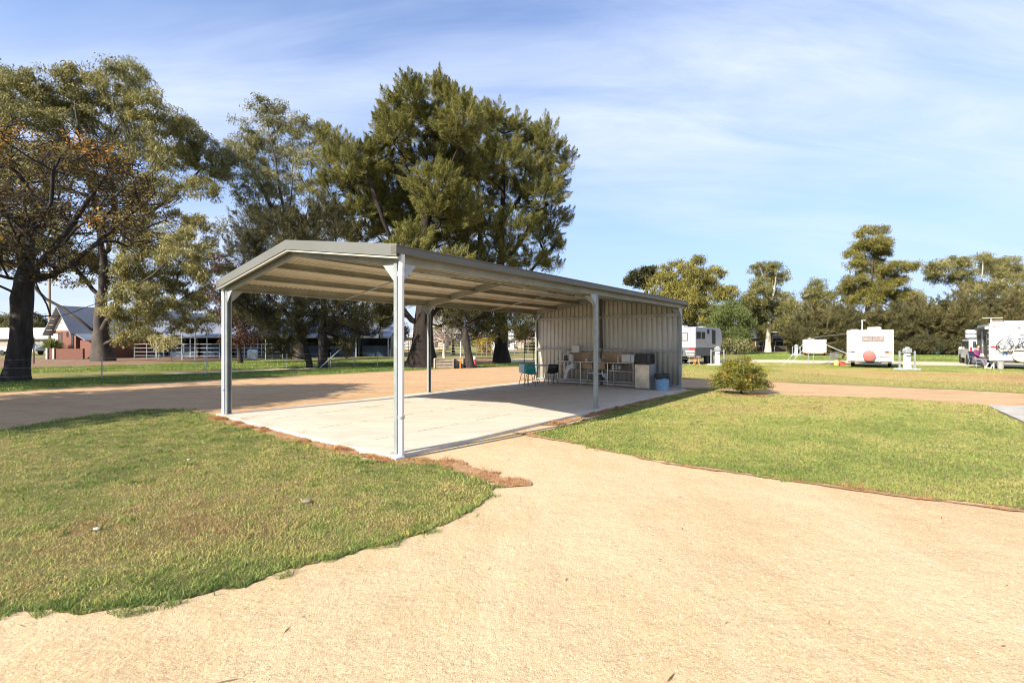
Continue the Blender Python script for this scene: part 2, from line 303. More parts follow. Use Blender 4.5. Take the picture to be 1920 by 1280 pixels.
# ------------------------------------------------------------------ ground, roads, lawns
SH_A = R(51.39); SH_O = Vector((-1.687, 7.007, 0)); SL = 0.07       # shelter origin (its nearest corner), slab top
SA = Vector((math.cos(SH_A), math.sin(SH_A), 0)); SB = Vector((-math.sin(SH_A), math.cos(SH_A), 0))
def S(u, v, z=0): return SH_O + SA * u + SB * v + Vector((0, 0, z))
LX, WY = 12.2, 6.25
def s2(u, v): p = S(u, v); return (p.x, p.y)

sheet('ground', [(-1600, -300), (1600, -300), (1600, 2600), (-1600, 2600)], 0.0, M['far_grass'])
lit = [G(-600, 700), G(0, 700), G(200, 694), G(420, 688), G(560, 684), G(700, 682), G(1010, 678), G(1010, 672), G(700, 671), G(430, 672), G(-600, 672)]
sheet('leaf_litter', rough_poly([G(-700, 691), G(0, 690), G(200, 684), G(400, 677), G(480, 672), G(400, 669), G(60, 670), G(-700, 671)], 0.6, 0.5, 3), 0.004, M['litter'])
sheet('leaf_litter', rough_poly([G(640, 692), G(740, 694), G(860, 690), G(940, 688), G(1010, 683), G(1060, 678), G(980, 673), G(860, 672), G(740, 675), G(650, 683)], 0.5, 0.35, 5), 0.008, M['litter'])
road = [G(-900, 790), G(-300, 750), G(0, 737), G(110, 729), G(400, 713), G(700, 698), G(860, 690.5), G(1000, 686.5), G(1120, 690), G(1285, 711), G(1440, 716), G(1700, 727), G(1920, 738), G(2300, 760),
        G(2300, 786), G(1920, 766), G(1700, 752), G(1500, 748), s2(10, -2), s2(0.5, 0.5), s2(-0.6, 4), G(330, 790), G(150, 800), G(0, 818), G(-500, 900)]
sheet('dirt_road', rough_poly(road, 0.25, 0.16, 11), 0.004, M['road'])
drive = [(-8, -8), (14, -8), (30, 2), (30, 6), G(1920, 930), G(1500, 890), G(1300, 850), s2(8, -0.6), s2(8, -0.07), s2(0.1, 0.4), s2(0.1, 1.5), G(600, 900), G(300, 1100), G(0, 1140), (-8, 2.2)]
sheet('gravel_driveway', drive, 0.010, M['gravel'])
lawnA = [G(-900, 865), G(-200, 815), G(0, 806), G(150, 783), G(270, 769), G(340, 768), G(400, 780), s2(-0.36, 6.3), s2(-0.34, 0.2), s2(-0.3, -0.1), G(800, 866), G(935, 912), G(925, 930), G(850, 978), G(760, 1010), G(650, 1042), G(560, 1068), G(480, 1093), G(380, 1118), G(290, 1140), G(120, 1152), G(0, 1157), (-4.4, 2.62), (-9, 2.3)]
LA = rough_poly(lawnA, 0.035, 0.05, 21)
sheet('lawn', LA, 0.016, M['soil'])
lawnB = [G(998, 814), G(1045, 804), s2(5.4, -0.42), s2(6.2, -0.30), s2(7.5, -0.24), s2(9.6, -0.2), s2(12.9, -0.2), s2(13.3, 0.4), G(1345, 729), G(1400, 738), G(1520, 743), G(1690, 748), G(1850, 760), G(1916, 798), G(2200, 905), (14, 4.6), (9, 4.2), G(1920, 957), G(1700, 930), G(1500, 903), G(1250, 868), G(1100, 838)]
LB = rough_poly(lawnB, 0.04, 0.04, 23)
sheet('lawn', LB, 0.016, M['soil'])
sheet('concrete_path', [G(1850, 760.5), G(1990, 762), G(2300, 880), G(2100, 873)], 0.020, M['slab_grey'])
sheet('gravel_road', rough_poly([G(1180, 678), G(1440, 674), G(1700, 677.5), G(1920, 681), G(2400, 690), G(2400, 697), G(1920, 687.5), G(1700, 684), G(1440, 679.5), G(1180, 683)], 0.8, 0.25, 31), 0.004, M['pale_path'])
sheet('gravel_track', rough_poly([G(330, 704), G(400, 700), G(520, 695), G(640, 690), G(640, 688), G(520, 691.5), G(400, 696.5), G(300, 700)], 0.5, 0.1, 33), 0.006, M['pale_path'])
sheet('gravel_track', rough_poly([G(960, 679), G(1100, 678), G(1100, 672.5), G(985, 672.5), G(930, 675)], 0.5, 0.2, 35), 0.012, M['pale_path'])
sheet('gravel_track', rough_poly([G(1400, 667), G(1920, 668), G(1920, 666), G(1400, 665.5)], 1.5, 0.3, 37), 0.006, M['pale_path'])

def blades(name, poly, dens_fn, h_fn, wd, m, tint_fn, seed, z0=0.012, lean=0.6, nmax=900000, out=0.0):
    rs = np.random.RandomState(seed); P = np.array(poly); x0, y0 = P.min(0); x1, y1 = P.max(0)
    nx = int(min(nmax * 3, (x1 - x0) * (y1 - y0) * dens_fn.peak)); x = rs.uniform(x0, x1, nx); y = rs.uniform(y0, y1, nx)
    k = rs.rand(nx) < dens_fn(x, y) / dens_fn.peak; x, y = x[k], y[k]
    k = in_poly(x, y, poly); x, y = x[k], y[k]; n = len(x)
    D = np.maximum(y, 2.5); h = h_fn(x, y) * rs.uniform(0.55, 1.3, n); wdt = wd * rs.uniform(0.7, 1.3, n) * np.maximum(1, D / 5.0)
    a = rs.uniform(0, 2 * np.pi, n); la = rs.uniform(0, 2 * np.pi, n); ll = h * rs.uniform(0.1, lean * 1.6, n)
    wx, wy = np.cos(a) * wdt / 2, np.sin(a) * wdt / 2; lx, ly = np.cos(la) * ll, np.sin(la) * ll
    z = np.full(n, z0); v = np.empty((n, 5, 3))
    v[:, 0] = np.c_[x - wx, y - wy, z]; v[:, 1] = np.c_[x + wx, y + wy, z]
    v[:, 2] = np.c_[x + wx * .8 + lx * .35, y + wy * .8 + ly * .35, z + h * .6]; v[:, 3] = np.c_[x - wx * .8 + lx * .35, y - wy * .8 + ly * .35, z + h * .6]
    v[:, 4] = np.c_[x + lx, y + ly, z + h]
    b = np.arange(n)[:, None] * 5
    tri = np.concatenate([b + [0, 1, 2], b + [0, 2, 3], b + [3, 2, 4]], 0)
    t = tint_fn(x, y) + rs.normal(0, 0.20, n); tint = np.concatenate([t, t, t])
    return tag(mesh_np(name, v.reshape(-1, 3), tri, m, tint=tint, k=3), kind='stuff')
def dens(peak, pw=2.0, d0=4.0, floor=60):
    def f(x, y):
        D = np.maximum(np.hypot(x, y), 2.0); return np.maximum(np.minimum(peak, peak * (d0 / D) ** pw), floor)
    f.peak = peak; return f
def tintA(x, y):
    t = 0.54 + 0.50 * (vnoise(x, y, 0.55, 5) - 0.5) + 0.50 * (vnoise(x, y, 1.7, 6) - 0.5) + 0.42 * (vnoise(x, y, 0.16, 7) - 0.5)
    t -= 0.26 * np.exp(-(((x + 3.1) / 1.2) ** 2 + ((y - 4.3) / 0.55) ** 2)) + 0.12 * np.exp(-(((x + 1.4) / 0.9) ** 2 + ((y - 4.4) / 0.4) ** 2))
    t += 0.16 * np.clip((y - 5.5) / 3, 0, 1)
    return t
def tintB(x, y):
    t = 0.57 + 0.34 * (vnoise(x, y, 0.7, 15) - 0.5) + 0.30 * (vnoise(x, y, 2.4, 16) - 0.5) + 0.2 * (vnoise(x, y, 0.2, 17) - 0.5)
    t -= 0.30 * np.clip((y - 10.5) / 3.5, 0, 1) * (x > 4) + 0.3 * np.exp(-(((x - 3.4) / 0.9) ** 2 + ((y - 10) / 0.6) ** 2))
    return t
def edge_dist(poly):
    P = np.array(poly[::3])
    def f(x, y):
        d = np.full(len(x), 9.0)
        for px, py in P: d = np.minimum(d, (x - px) ** 2 + (y - py) ** 2)
        return np.sqrt(d)
    return f
eA, eB = edge_dist(LA), edge_dist(LB)
blades('grass', LA, dens(8500, 1.6, 4.0, 500), lambda x, y: 0.015 + 0.020 * vnoise(x, y, 0.13, 9) ** 1.5 + 0.016 * np.exp(-eA(x, y) / 0.07), 0.0064, M['grass'], lambda x, y: tintA(x, y) + 0.28 * np.exp(-eA(x, y) / 0.10) * (y < 6.5), 1, lean=1.1)
blades('grass', LB, dens(8500, 1.6, 5.5, 500), lambda x, y: 0.016 + 0.014 * vnoise(x, y, 0.15, 9) + 0.010 * np.exp(-eB(x, y) / 0.07), 0.0058, M['grass'], tintB, 2, lean=0.9)
def band(pts, w_, amp=0.5, seed=0):
    out = []; P = [np.array(p, float) for p in pts]
    for s_ in (1, -1):
        seq = P if s_ == 1 else P[::-1]
        for i, p in enumerate(seq):
            d = seq[min(i + 1, len(seq) - 1)] - seq[max(i - 1, 0)]; d = d / np.linalg.norm(d); nn = np.array([-d[1], d[0]])
            out.append(tuple(p + nn * w_ / 2))
    return rough_poly(out, 0.06, amp * w_, seed)
def fringe(line, w_, peak, seed, tint):
    poly = band(line, w_, 0.5, seed); f = lambda x, y: peak * np.clip((vnoise(x, y, 0.11, seed) - 0.5) * 5, 0, 1); f.peak = peak
    return blades('grass', poly, f, lambda x, y: 0.025 + 0.03 * vnoise(x, y, 0.1, seed + 1), 0.0046, M['grass'], lambda x, y: tint + 0 * x, seed, z0=0.008, lean=1.4)
fringe(lawnA[11:25], 0.22, 6500, 61, 0.85); fringe(lawnB[-4:] + lawnB[:1], 0.2, 3000, 62, 0.8); fringe(lawnA[1:8], 0.35, 1800, 63, 0.6)
def weeds(poly, seed, peak):
    f = lambda x, y: peak * (vnoise(x, y, 0.12, seed) > 0.86); f.peak = peak
    return blades('grass', poly, f, lambda x, y: 0.045 + 0 * x, 0.007, M['grass'], lambda x, y: 0.80 + 0 * x, seed, lean=1.2)
weeds(LA, 71, 2600); weeds(LB, 72, 1500)
gstrip = [G(-300, 748), G(0, 734), G(110, 726), G(400, 711), G(700, 696.5), G(860, 689.5), G(1000, 685.5), G(1000, 681), G(860, 684), G(700, 688), G(640, 690), G(520, 695), G(400, 700.5), G(200, 708), G(0, 716), G(-300, 722)]
blades('grass', gstrip, dens(700, 0.6, 14, 220), lambda x, y: 0.06 + 0 * x, 0.005, M['grass'], lambda x, y: 0.85 + 0.3 * (vnoise(x, y, 1.5, 3) - 0.5), 3, lean=0.9)
gs2 = [G(0, 700), G(230, 696), G(430, 694), G(600, 688), G(800, 686), G(800, 678), G(640, 676), G(430, 678), G(200, 686), G(0, 692)]
blades('grass', gs2, dens(320, 0.6, 20, 140), lambda x, y: 0.07 + 0 * x, 0.006, M['grass'], lambda x, y: 0.78 + 0.3 * (vnoise(x, y, 2.5, 3) - 0.5), 4, lean=0.9)
M['brown'] = ground_mat('bare_brown_dirt', [(0, 0, 0, (0.38, 0.215, 0.12), None, 1), (0.8, 0.45, 0.6, (0.30, 0.24, 0.10), (1, 2.5, 10), 0.8), (6, 0.5, 0.66, (0.44, 0.29, 0.17), None, 0.6), (30, 0.5, 0.7, (0.22, 0.13, 0.07), None, 0.5)], [(12, 0.03)])
sheet('dirt_patch', rough_poly([G(1440, 686), G(1560, 692), G(1700, 697), G(1860, 699), G(2000, 706), G(2000, 722), G(1800, 716), G(1640, 712), G(1560, 704), G(1470, 697), G(1430, 691)], 0.3, 0.5, 41), 0.008, M['brown'])
gs3 = [G(1250, 711), G(1440, 715), G(1700, 726), G(1920, 737), G(2050, 744), G(2050, 699), G(1920, 688.5), G(1440, 680.5), G(1250, 683)]
blades('grass', gs3, dens(420, 0.8, 15, 110), lambda x, y: 0.035 + 0 * x, 0.0032, M['grass'], lambda x, y: 0.25 + 0.5 * (vnoise(x, y, 2.5, 3) - 0.5) + 0.35 * np.clip((y - 23) / 5, 0, 1) - 0.2 * (vnoise(x, y * 3, 5, 8) > 0.62), 5, lean=0.9)
gs4 = [G(1400, 673), G(1920, 679), G(1920, 669), G(1400, 660)]
blades('grass', gs4, dens(70, 0.8, 45, 14), lambda x, y: 0.08 + 0 * x, 0.005, M['grass'], lambda x, y: 0.80 + 0.3 * (vnoise(x, y, 5, 3) - 0.5), 6, lean=0.9)

M['dead_soil'] = ground_mat('dead_runner_soil', [(0, 0, 0, (0.34, 0.20, 0.11), None, 1), (9, 0.42, 0.6, (0.44, 0.29, 0.17), None, 0.8), (40, 0.5, 0.66, (0.22, 0.13, 0.07), None, 0.6)], [(60, 0.01)])
def dead(name, line, w_, peak, seed):
    poly = band(line, w_, 0.55, seed)
    c = np.array(line)
    f = lambda x, y: peak * (0.25 + 1.1 * (vnoise(x, y, 0.25, seed) > 0.42)); f.peak = peak * 1.4
    sheet(name + '_soil', poly, 0.0205 + 0.0007 * (seed % 7), M['dead_soil'])
    return blades(name, poly, f, lambda x, y: 0.022 + 0.11 * np.clip(vnoise(x, y, 0.3, seed + 2) - 0.5, 0, 1), 0.0045, M['straw'], lambda x, y: 0.5 + 0 * x, seed, z0=0.02, lean=2.6)
dead('dead_grass', [s2(-0.16, 6.35), s2(-0.2, 5), s2(-0.18, 3.5), s2(-0.2, 2), s2(-0.17, 0.2), s2(-0.1, -0.12)], 0.30, 2600, 51)
dead('dead_grass', [s2(-0.12, -0.1), G(835, 868), G(885, 885), G(940, 902), G(985, 908)], 0.26, 2800, 52)
dead('dead_grass', [s2(3.7, -0.13), s2(4.6, -0.2), s2(6.0, -0.18), s2(7.6, -0.16), s2(10.5, -0.14)], 0.22, 2000, 53)
dead('dead_grass', [G(960, 812), G(1060, 829), G(1150, 849), G(1250, 871), G(1380, 889), G(1500, 906), G(1700, 934), G(1920, 961), G(2050, 975)], 0.07, 2200, 54)
dead('dead_grass', [G(1350, 741), G(1385, 743), G(1425, 742)], 0.5, 500, 55)

def leaf_like(c, rt):
    n = len(c); a = rt.uniform(0, 6.28, n); L = rt.uniform(0.012, 0.06, n) * (rt.rand(n) ** 2 + 0.3); d = np.c_[np.cos(a), np.sin(a), rt.uniform(-.1, .1, n)]; s = np.c_[-np.sin(a), np.cos(a), np.full(n, .3)]; w_ = rt.uniform(0.002, 0.005, n)
    v = np.empty((n, 4, 3)); v[:, 0] = c - d * L[:, None]; v[:, 1] = c + s * w_[:, None]; v[:, 2] = c + d * L[:, None]; v[:, 3] = c - s * w_[:, None]
    return v.reshape(-1, 3)
def pebbles(name, n, box, smin, smax, m, seed, excl, z=0.010):
    rs = np.random.RandomState(seed); x = rs.uniform(box[0], box[1], n); y = box[2] + (box[3] - box[2]) * rs.rand(n) ** 1.6
    k = np.ones(n, bool)
    for p in excl: k &= ~in_poly(x, y, p)
    k &= in_poly(x, y, drive); x, y = x[k], y[k]; n = len(x)
    s = smin + (smax - smin) * rs.rand(n) ** 5; base = np.array([(1, 0, 0), (0, 1, 0), (-1, 0, 0), (0, -1, 0), (0, 0, 1)], float)
    a = rs.uniform(0, 6.28, n); ca, sa = np.cos(a), np.sin(a)
    v = base[None] * (rs.uniform(0.6, 1.2, (n, 5, 1))); v[..., 2] *= 0.7
    X = v[..., 0] * ca[:, None] - v[..., 1] * sa[:, None] * 0.7; Yv = v[..., 0] * sa[:, None] + v[..., 1] * ca[:, None] * 0.7
    V = np.stack([X * s[:, None] + x[:, None], Yv * s[:, None] + y[:, None], v[..., 2] * s[:, None] + z], -1)
    b = np.arange(n)[:, None] * 5; F_ = np.concatenate([b + [0, 1, 4], b + [1, 2, 4], b + [2, 3, 4], b + [3, 0, 4]], 0); t = rs.rand(n)
    return tag(mesh_np(name, V.reshape(-1, 3), F_, m, tint=np.concatenate([t] * 4), k=3), kind='stuff')
M['peb'] = leaf_mat('gravel_stones', [(0.0, (0.22, 0.14, 0.08)), (0.12, (0.40, 0.26, 0.14)), (0.5, (0.62, 0.45, 0.27)), (1.0, (0.74, 0.62, 0.46))], 0.0, 0.9)
M['twigs'] = leaf_mat('twig_litter', [(0.0, (0.10, 0.06, 0.035)), (1.0, (0.25, 0.16, 0.09))], 0.0, 0.9)
rt = np.random.RandomState(9); nt_ = 260; cx_ = rt.uniform(-3, 7, nt_); cy_ = 2 + 8 * rt.rand(nt_) ** 1.3; kk = in_poly(cx_, cy_, drive) & ~in_poly(cx_, cy_, LA) & ~in_poly(cx_, cy_, LB); cx_, cy_ = cx_[kk], cy_[kk]; nt_ = len(cx_)
tag(mesh_np('twig_litter', leaf_like(np.c_[cx_, cy_, np.full(nt_, 0.016)], rt) , np.arange(nt_ * 4).reshape(-1, 4), M['twigs'], tint=rt.rand(nt_)), kind='stuff')
pebbles('loose_gravel', 90000, (-4, 7, 1.5, 9), 0.0018, 0.009, M['peb'], 3, [LA, LB])

# slab
mb = MB()
poly = [S(-0.12, -0.06, 0), S(LX + 0.12, -0.06, 0), S(LX + 0.12, WY + 0.06, 0), S(-0.12, WY + 0.06, 0)]
mb.prism([p - Vector((0, 0, 0.1)) for p in poly], (0, 0, 0.1 + SL))
slab = tag(mb.build('concrete_slab', M['slab'], bevel=0.012), kind='structure')
mb = MB()                                                            # sawn joints and tyre scuffs
rs = random.Random(4)
for v in (1.15, 2.9, 4.7):
    u = 0.4
    while u < 12:
        L = rs.uniform(0.1, 0.9); mb.box(S(u + L / 2, v + rs.uniform(-0.004, 0.004), SL + 0.002), (L, rs.uniform(0.004, 0.011), 0.004), SH_A); u += L + rs.uniform(0.02, 0.5)
M['joint'] = mat('joint_stain', (0.34, 0.29, 0.235), 0.9)
tag(mb.build('floor_joints', M['joint']), kind='structure')
# a dark pebble, a lump of paper
tag(MB().ball((0, 0, 0.01), 0.026, (1.2, 0.8, 0.5), 8).build('paper_scrap', M['white'], loc=(*G(181, 997), 0.02)), 'crumpled white paper scrap lying on the lawn', 'litter')
tag(MB().ball((0, 0, 0.02), 0.045, (1.3, 0.9, 0.5), 8).build('stone', mat('field_stone', (0.20, 0.17, 0.11), 0.9), loc=(*G(575, 946), 0.02)), 'flat grey brown stone half sunk in the lawn', 'stone')
tag(MB().ball((0, 0, 0.01), 0.018, (1.3, 0.9, 0.5), 8).build('paper_scrap', M['white'], loc=(*G(353, 865), 0.02)), 'tiny white scrap on the lawn toward the road', 'litter')

# ------------------------------------------------------------------ the open shelter
sh = empty('picnic_shelter', SH_O, SH_A, 'long open steel shelter with gable roof on a concrete slab', 'shelter')
EH = SL + 3.0; RH = EH + 0.47; HW = WY / 2
def zr(v): return EH + (RH - EH) * (1 - abs(v - HW) / HW)
PW = 0.11
def c_post(u, v, dir_=1, top=None):
    m = MB(); t = 0.006; top = top or EH
    m.box((u, v, (SL + top) / 2), (PW, t, top - SL))                      # web
    m.box((u - PW / 2 + t / 2, v + dir_ * 0.035, (SL + top) / 2), (t, 0.07 - t, top - SL)); m.box((u + PW / 2 - t / 2, v + dir_ * 0.035, (SL + top) / 2), (t, 0.07 - t, top - SL))
    m.box((u - PW / 2 + 0.014, v + dir_ * 0.070, (SL + top) / 2), (0.022, t, top - SL)); m.box((u + PW / 2 - 0.014, v + dir_ * 0.070, (SL + top) / 2), (0.022, t, top - SL))
    return m
for u in (0.0, LX / 2, LX):
    for v, d_ in ((0.02, 1), (WY - 0.02, -1)):
        p = c_post(u + (0.06 if u == 0 else -0.06 if u == LX else 0), v, d_).build('post', M['post'], sh)
        MB().box((u + (0.06 if u == 0 else -0.06 if u == LX else 0), v + d_ * 0.035, SL + 0.006), (0.2, 0.16, 0.008)).build('foot_plate', M['galv'], p)
        # triangular knee plates
        uu = u + (0.06 if u == 0 else -0.06 if u == LX else 0); t = 0.006
        dirs = [1] if u == 0 else [-1]
        for s_ in dirs:
            MB().prism([(uu + s_ * PW / 2, v, EH - 0.46), (uu + s_ * (PW / 2 + 0.26), v, EH - 0.19), (uu + s_ * PW / 2, v, EH - 0.19)], (0, d_ * t, 0)).build('knee_plate', M['galv'], sh)
        MB().prism([(uu - 0.045, v + d_ * 0.05, EH - 0.48), (uu - 0.045, v + d_ * 0.34, EH - 0.19), (uu - 0.045, v + d_ * 0.05, EH - 0.21)], (t, 0, 0)).build('knee_plate', M['galv'], sh)
MB().box((LX - 0.02, HW, (SL + RH) / 2 - 0.06), (0.16, 0.09, RH - SL - 0.12)).build('wall_post', M['dark'], sh)  # dark material puts the shadow on this post into its colour
# rafters
for u in (0.06, LX / 2, LX - 0.06):
    for s_ in (0, 1):
        va, vb = (0.03, HW - 0.002) if s_ == 0 else (WY - 0.03, HW + 0.002)
        m = MB(); za_, zb_ = zr(va), zr(vb)
        m.prism([(u - 0.03, va, za_ - 0.21), (u - 0.03, vb, zb_ - 0.21), (u - 0.03, vb, zb_ - 0.03), (u - 0.03, va, za_ - 0.03)], (0.005, 0, 0))
        m.prism([(u - 0.025, va, za_ - 0.21), (u - 0.025, vb, zb_ - 0.21), (u - 0.025, vb, zb_ - 0.205), (u - 0.025, va, za_ - 0.205)], (0.06, 0, 0))
        m.build('rafter', M['purlin'], sh)
# eave beams, purlins
def cpurlin(v, h=0.14, drop=0.02, name='purlin', mt='purlin', ua=0.0, ub=LX):
    z = zr(v) - drop; m = MB(); sg = 1 if v < HW else -1
    m.box(((ua + ub) / 2, v, z - h / 2), (ub - ua, 0.005, h)); m.box(((ua + ub) / 2, v + sg * 0.03, z - h + 0.0025), (ub - ua, 0.055, 0.005)); m.box(((ua + ub) / 2, v + sg * 0.055, z - h + 0.014), (ub - ua, 0.004, 0.018))
    return m.build(name, M[mt], sh)
cpurlin(0.015, 0.19, 0.0, 'eave_beam'); cpurlin(WY - 0.015, 0.19, 0.0, 'eave_beam')
for v in (1.05, 2.1, 2.98, WY - 2.98, WY - 2.1, WY - 1.05): cpurlin(v, 0.14, 0.025)
for u in (LX * 0.25, LX * 0.75):
    for va, vb in ((0.05, HW), (WY - 0.05, HW)):
        MB().bar((u, va, zr(va) - 0.17), (u, vb, zr(vb) - 0.17), 0.035, 0.03).build('bridging_bar', M['galv'], sh)
# roof sheets
def roof_sheet(v0, v1, name):
    per, amp = 0.125, 0.017; us = np.arange(-0.10, LX + 0.12, per / 6); vs = np.linspace(v0, v1, 3); V = []
    for v in vs:
        for u in us: V.append((u, v, zr(v) + 0.014 + amp * math.sin(2 * math.pi * u / per)))
    n = len(us); Fc = []
    for j in range(2):
        for i in range(n - 1): Fc.append((j * n + i, j * n + i + 1, (j + 1) * n + i + 1, (j + 1) * n + i))
    Fc = np.array(Fc)
    if v1 < v0: Fc = Fc[:, ::-1]
    o = mesh_np(name, V, Fc, M['roof_top'], sh, smooth=True); o.data.materials.append(M['roof_in'])
    s_ = o.modifiers.new('thick', 'SOLIDIFY'); s_.thickness = 0.002; s_.offset = -1; s_.material_offset = 1; s_.use_rim = False
    return o
roof_sheet(-0.08, HW, 'roof_sheet'); roof_sheet(WY + 0.08, HW, 'roof_sheet')
MB().prism([(-0.12, HW - 0.2, zr(HW - 0.2) + 0.030), (-0.12, HW, RH + 0.035), (-0.12, HW + 0.2, zr(HW + 0.2) + 0.030), (-0.12, HW + 0.2, zr(HW + 0.2) + 0.027), (-0.12, HW, RH + 0.032), (-0.12, HW - 0.2, zr(HW - 0.2) + 0.027)], (LX + 0.24, 0, 0)).build('ridge_cap', M['roof_top'], sh)
M['trim'] = mat('cream_trim', (0.36, 0.35, 0.31), 0.5, 0, 0.05, 2); M['girt'] = mat('pale_girt_steel', (0.56, 0.55, 0.51), 0.45, 0.05, 0.08, 3)
for u in (-0.125, LX + 0.12):                                          # barge boards on both gables
    for va, vb in ((-0.14, HW), (WY + 0.14, HW)):
        MB().prism([(u, va, zr(va) - 0.10), (u, vb, zr(vb) - 0.10), (u, vb, zr(vb) + 0.075), (u, va, zr(va) + 0.075)], (0.012, 0, 0)).build('fascia_board', M['fascia'], sh)
        MB().prism([(u + 0.02, va, zr(va) - 0.135), (u + 0.02, vb, zr(vb) - 0.135), (u + 0.02, vb, zr(vb) - 0.105), (u + 0.02, va, zr(va) - 0.105)], (0.05, 0, 0)).build('barge_trim', M['trim'], sh)
for v, d_ in ((-0.02, -1), (WY + 0.02, 1)):                            # gutters
    z = zr(0); m = MB(); L = LX + 0.26; x = LX / 2
    m.box((x, v + d_ * 0.065, z - 0.075), (L, 0.12, 0.004)); m.box((x, v + d_ * 0.125, z - 0.02), (L, 0.004, 0.114)); m.box((x, v + d_ * 0.006, z - 0.02), (L, 0.004, 0.11))
    m.box((x, v + d_ * 0.133, z + 0.035), (L, 0.018, 0.014)); m.box((-0.128, v + d_ * 0.065, z - 0.02), (0.004, 0.118, 0.11)); m.box((LX + 0.128, v + d_ * 0.065, z - 0.02), (0.004, 0.118, 0.11))
    m.build('gutter', M['gutter'], sh)
    m = MB(); pu = 0.01; pv = v + d_ * 0.062
    m.tube([(pu, v + d_ * 0.075, z - 0.06), (pu, v + d_ * 0.075, z - 0.16), (pu, pv + d_ * 0.01, z - 0.24), (pu, pv - d_ * 0.005, z - 0.30), (pu, pv - d_ * 0.005, 0.16), (pu, pv - d_ * 0.005, 0.08), (pu - 0.035, pv, 0.035), (pu - 0.10, pv, 0.03)], 0.045, 14)
    dp = m.build('downpipe', M['pvc'], sh, smooth=True)
    MB().lathe([(0.052, -0.02), (0.052, 0.02)], (pu, pv - d_ * 0.005, 0.62), 16).build('pipe_clip', M['galv'], dp)
    MB().lathe([(0.051, -0.035), (0.051, 0.035)], (pu, pv - d_ * 0.005, z - 0.36), 16).build('pipe_collar', M['pvc'], dp)
    MB().tube([(pu + 0.02, pv, 0.035), (pu - 0.14, pv, 0.028)], 0.053, 14).build('pipe_outlet', M['pvc'], dp, smooth=True)
# back wall: ribbed sheet
prof = []; v = 0.03
while v < WY - 0.05:
    prof += [(v, 0), (v + 0.13, 0), (v + 0.14, 0.028), (v + 0.18, 0.028), (v + 0.19, 0)]; v += 0.19
prof = [(min(a, WY - 0.03), b) for a, b in prof]
V = []; n = len(prof)
for a, b in prof: V.append((LX + 0.015 + b, a, SL + 0.03))
for a, b in prof: V.append((LX + 0.015 + b, a, zr(a) - 0.02))
wl = mesh_np('wall_sheet', V, np.array([(i, i + 1, n + i + 1, n + i) for i in range(n - 1)]), M['wallin'], sh)
s_ = wl.modifiers.new('thick', 'SOLIDIFY'); s_.thickness = 0.002
for z in (0.16, 1.42, 2.66):
    m = MB(); m.box((LX - 0.045, HW, z - 0.042), (0.11, WY - 0.16, 0.004)); m.box((LX - 0.045, HW, z + 0.042), (0.11, WY - 0.16, 0.004)); m.box((LX + 0.006, HW, z), (0.004, WY - 0.16, 0.08))
    m.box((LX - 0.1, HW, z + 0.034), (0.004, WY - 0.16, 0.014)); m.box((LX - 0.1, HW, z - 0.034), (0.004, WY - 0.16, 0.014))
    m.build('wall_girt', M['girt'], sh)
tag(MB().tube([(LX - 0.12, 1.2, SL + 0.2), (LX - 0.12, 1.2, 1.42), (LX - 0.12, 3.0, 1.46), (LX - 0.12, 3.05, RH - 0.25)], 0.012, 8).build('conduit', M['galv'], sh, smooth=True))
# batten lights
bl = empty('batten_light', S(0, 0, 0), SH_A, 'long white tube light under the ridge closest to the open gable', 'light', 'tube lights under the shelter roof')
MB().box((0, 0, 0), (1.25, 0.06, 0.05)).build('light_body', M['white'], bl, bevel=0.008); MB().cyl((-0.58, 0, -0.045), (0.58, 0, -0.045), 0.014).build('light_tube', M['pvc'], bl, smooth=True)
MB().box((-0.60, 0, -0.035), (0.03, 0.05, 0.04)).build('tube_holder', M['white'], bl); MB().box((0.60, 0, -0.035), (0.03, 0.05, 0.04)).build('tube_holder', M['white'], bl)
for i, (u, lb) in enumerate(((3.3, None), (7.6, 'white tube light under the ridge just past the middle rafter'), (10.6, 'white tube light under the ridge closest to the back wall'))):
    o = bl if i == 0 else copy_tree(bl); o.location = S(u, HW - 0.16, zr(HW) - 0.235)
    if lb: o['label'] = lb

# ------------------------------------------------------------------ kitchen bench and what stands by the back wall
bn = empty('kitchen_bench', S(11.52, 1.5, SL), SH_A, 'long stainless steel bench with two sinks against the back wall', 'bench')
BL_ = 3.27
mb = MB(); mb.box((0.3, BL_ / 2, 0.885), (0.62, BL_, 0.03)); mb.build('bench_top', M['steel'], bn, bevel=0.006)
for v in (0.04, 1.05, 2.2, BL_ - 0.04):
    for u in (0.04, 0.56): MB().cyl((u, v, 0), (u, v, 0.87), 0.021).build('leg', M['steel'], bn, smooth=True)
mb = MB(); mb.box((0.3, BL_ / 2, 0.20), (0.54, BL_ - 0.1, 0.02)); mb.build('low_shelf', M['steel'], bn)
MB().box((0.32, 0.56, 0.58), (0.46, 0.92, 0.02)).build('mid_shelf', M['steel'], bn); MB().box((0.32, 2.74, 0.58), (0.46, 0.9, 0.02)).build('mid_shelf', M['steel'], bn)
M['reflected_tan'] = mat('steel_reflecting_tan', (0.36, 0.24, 0.14), 0.45, 0.2, 0.25, 3)  # stainless steel; the tan it mirrors is put into its colour
MB().box((0.6, BL_ / 2 - 0.02, 1.07), (0.015, 2.45, 0.34)).build('splashback', M['reflected_tan'], bn)
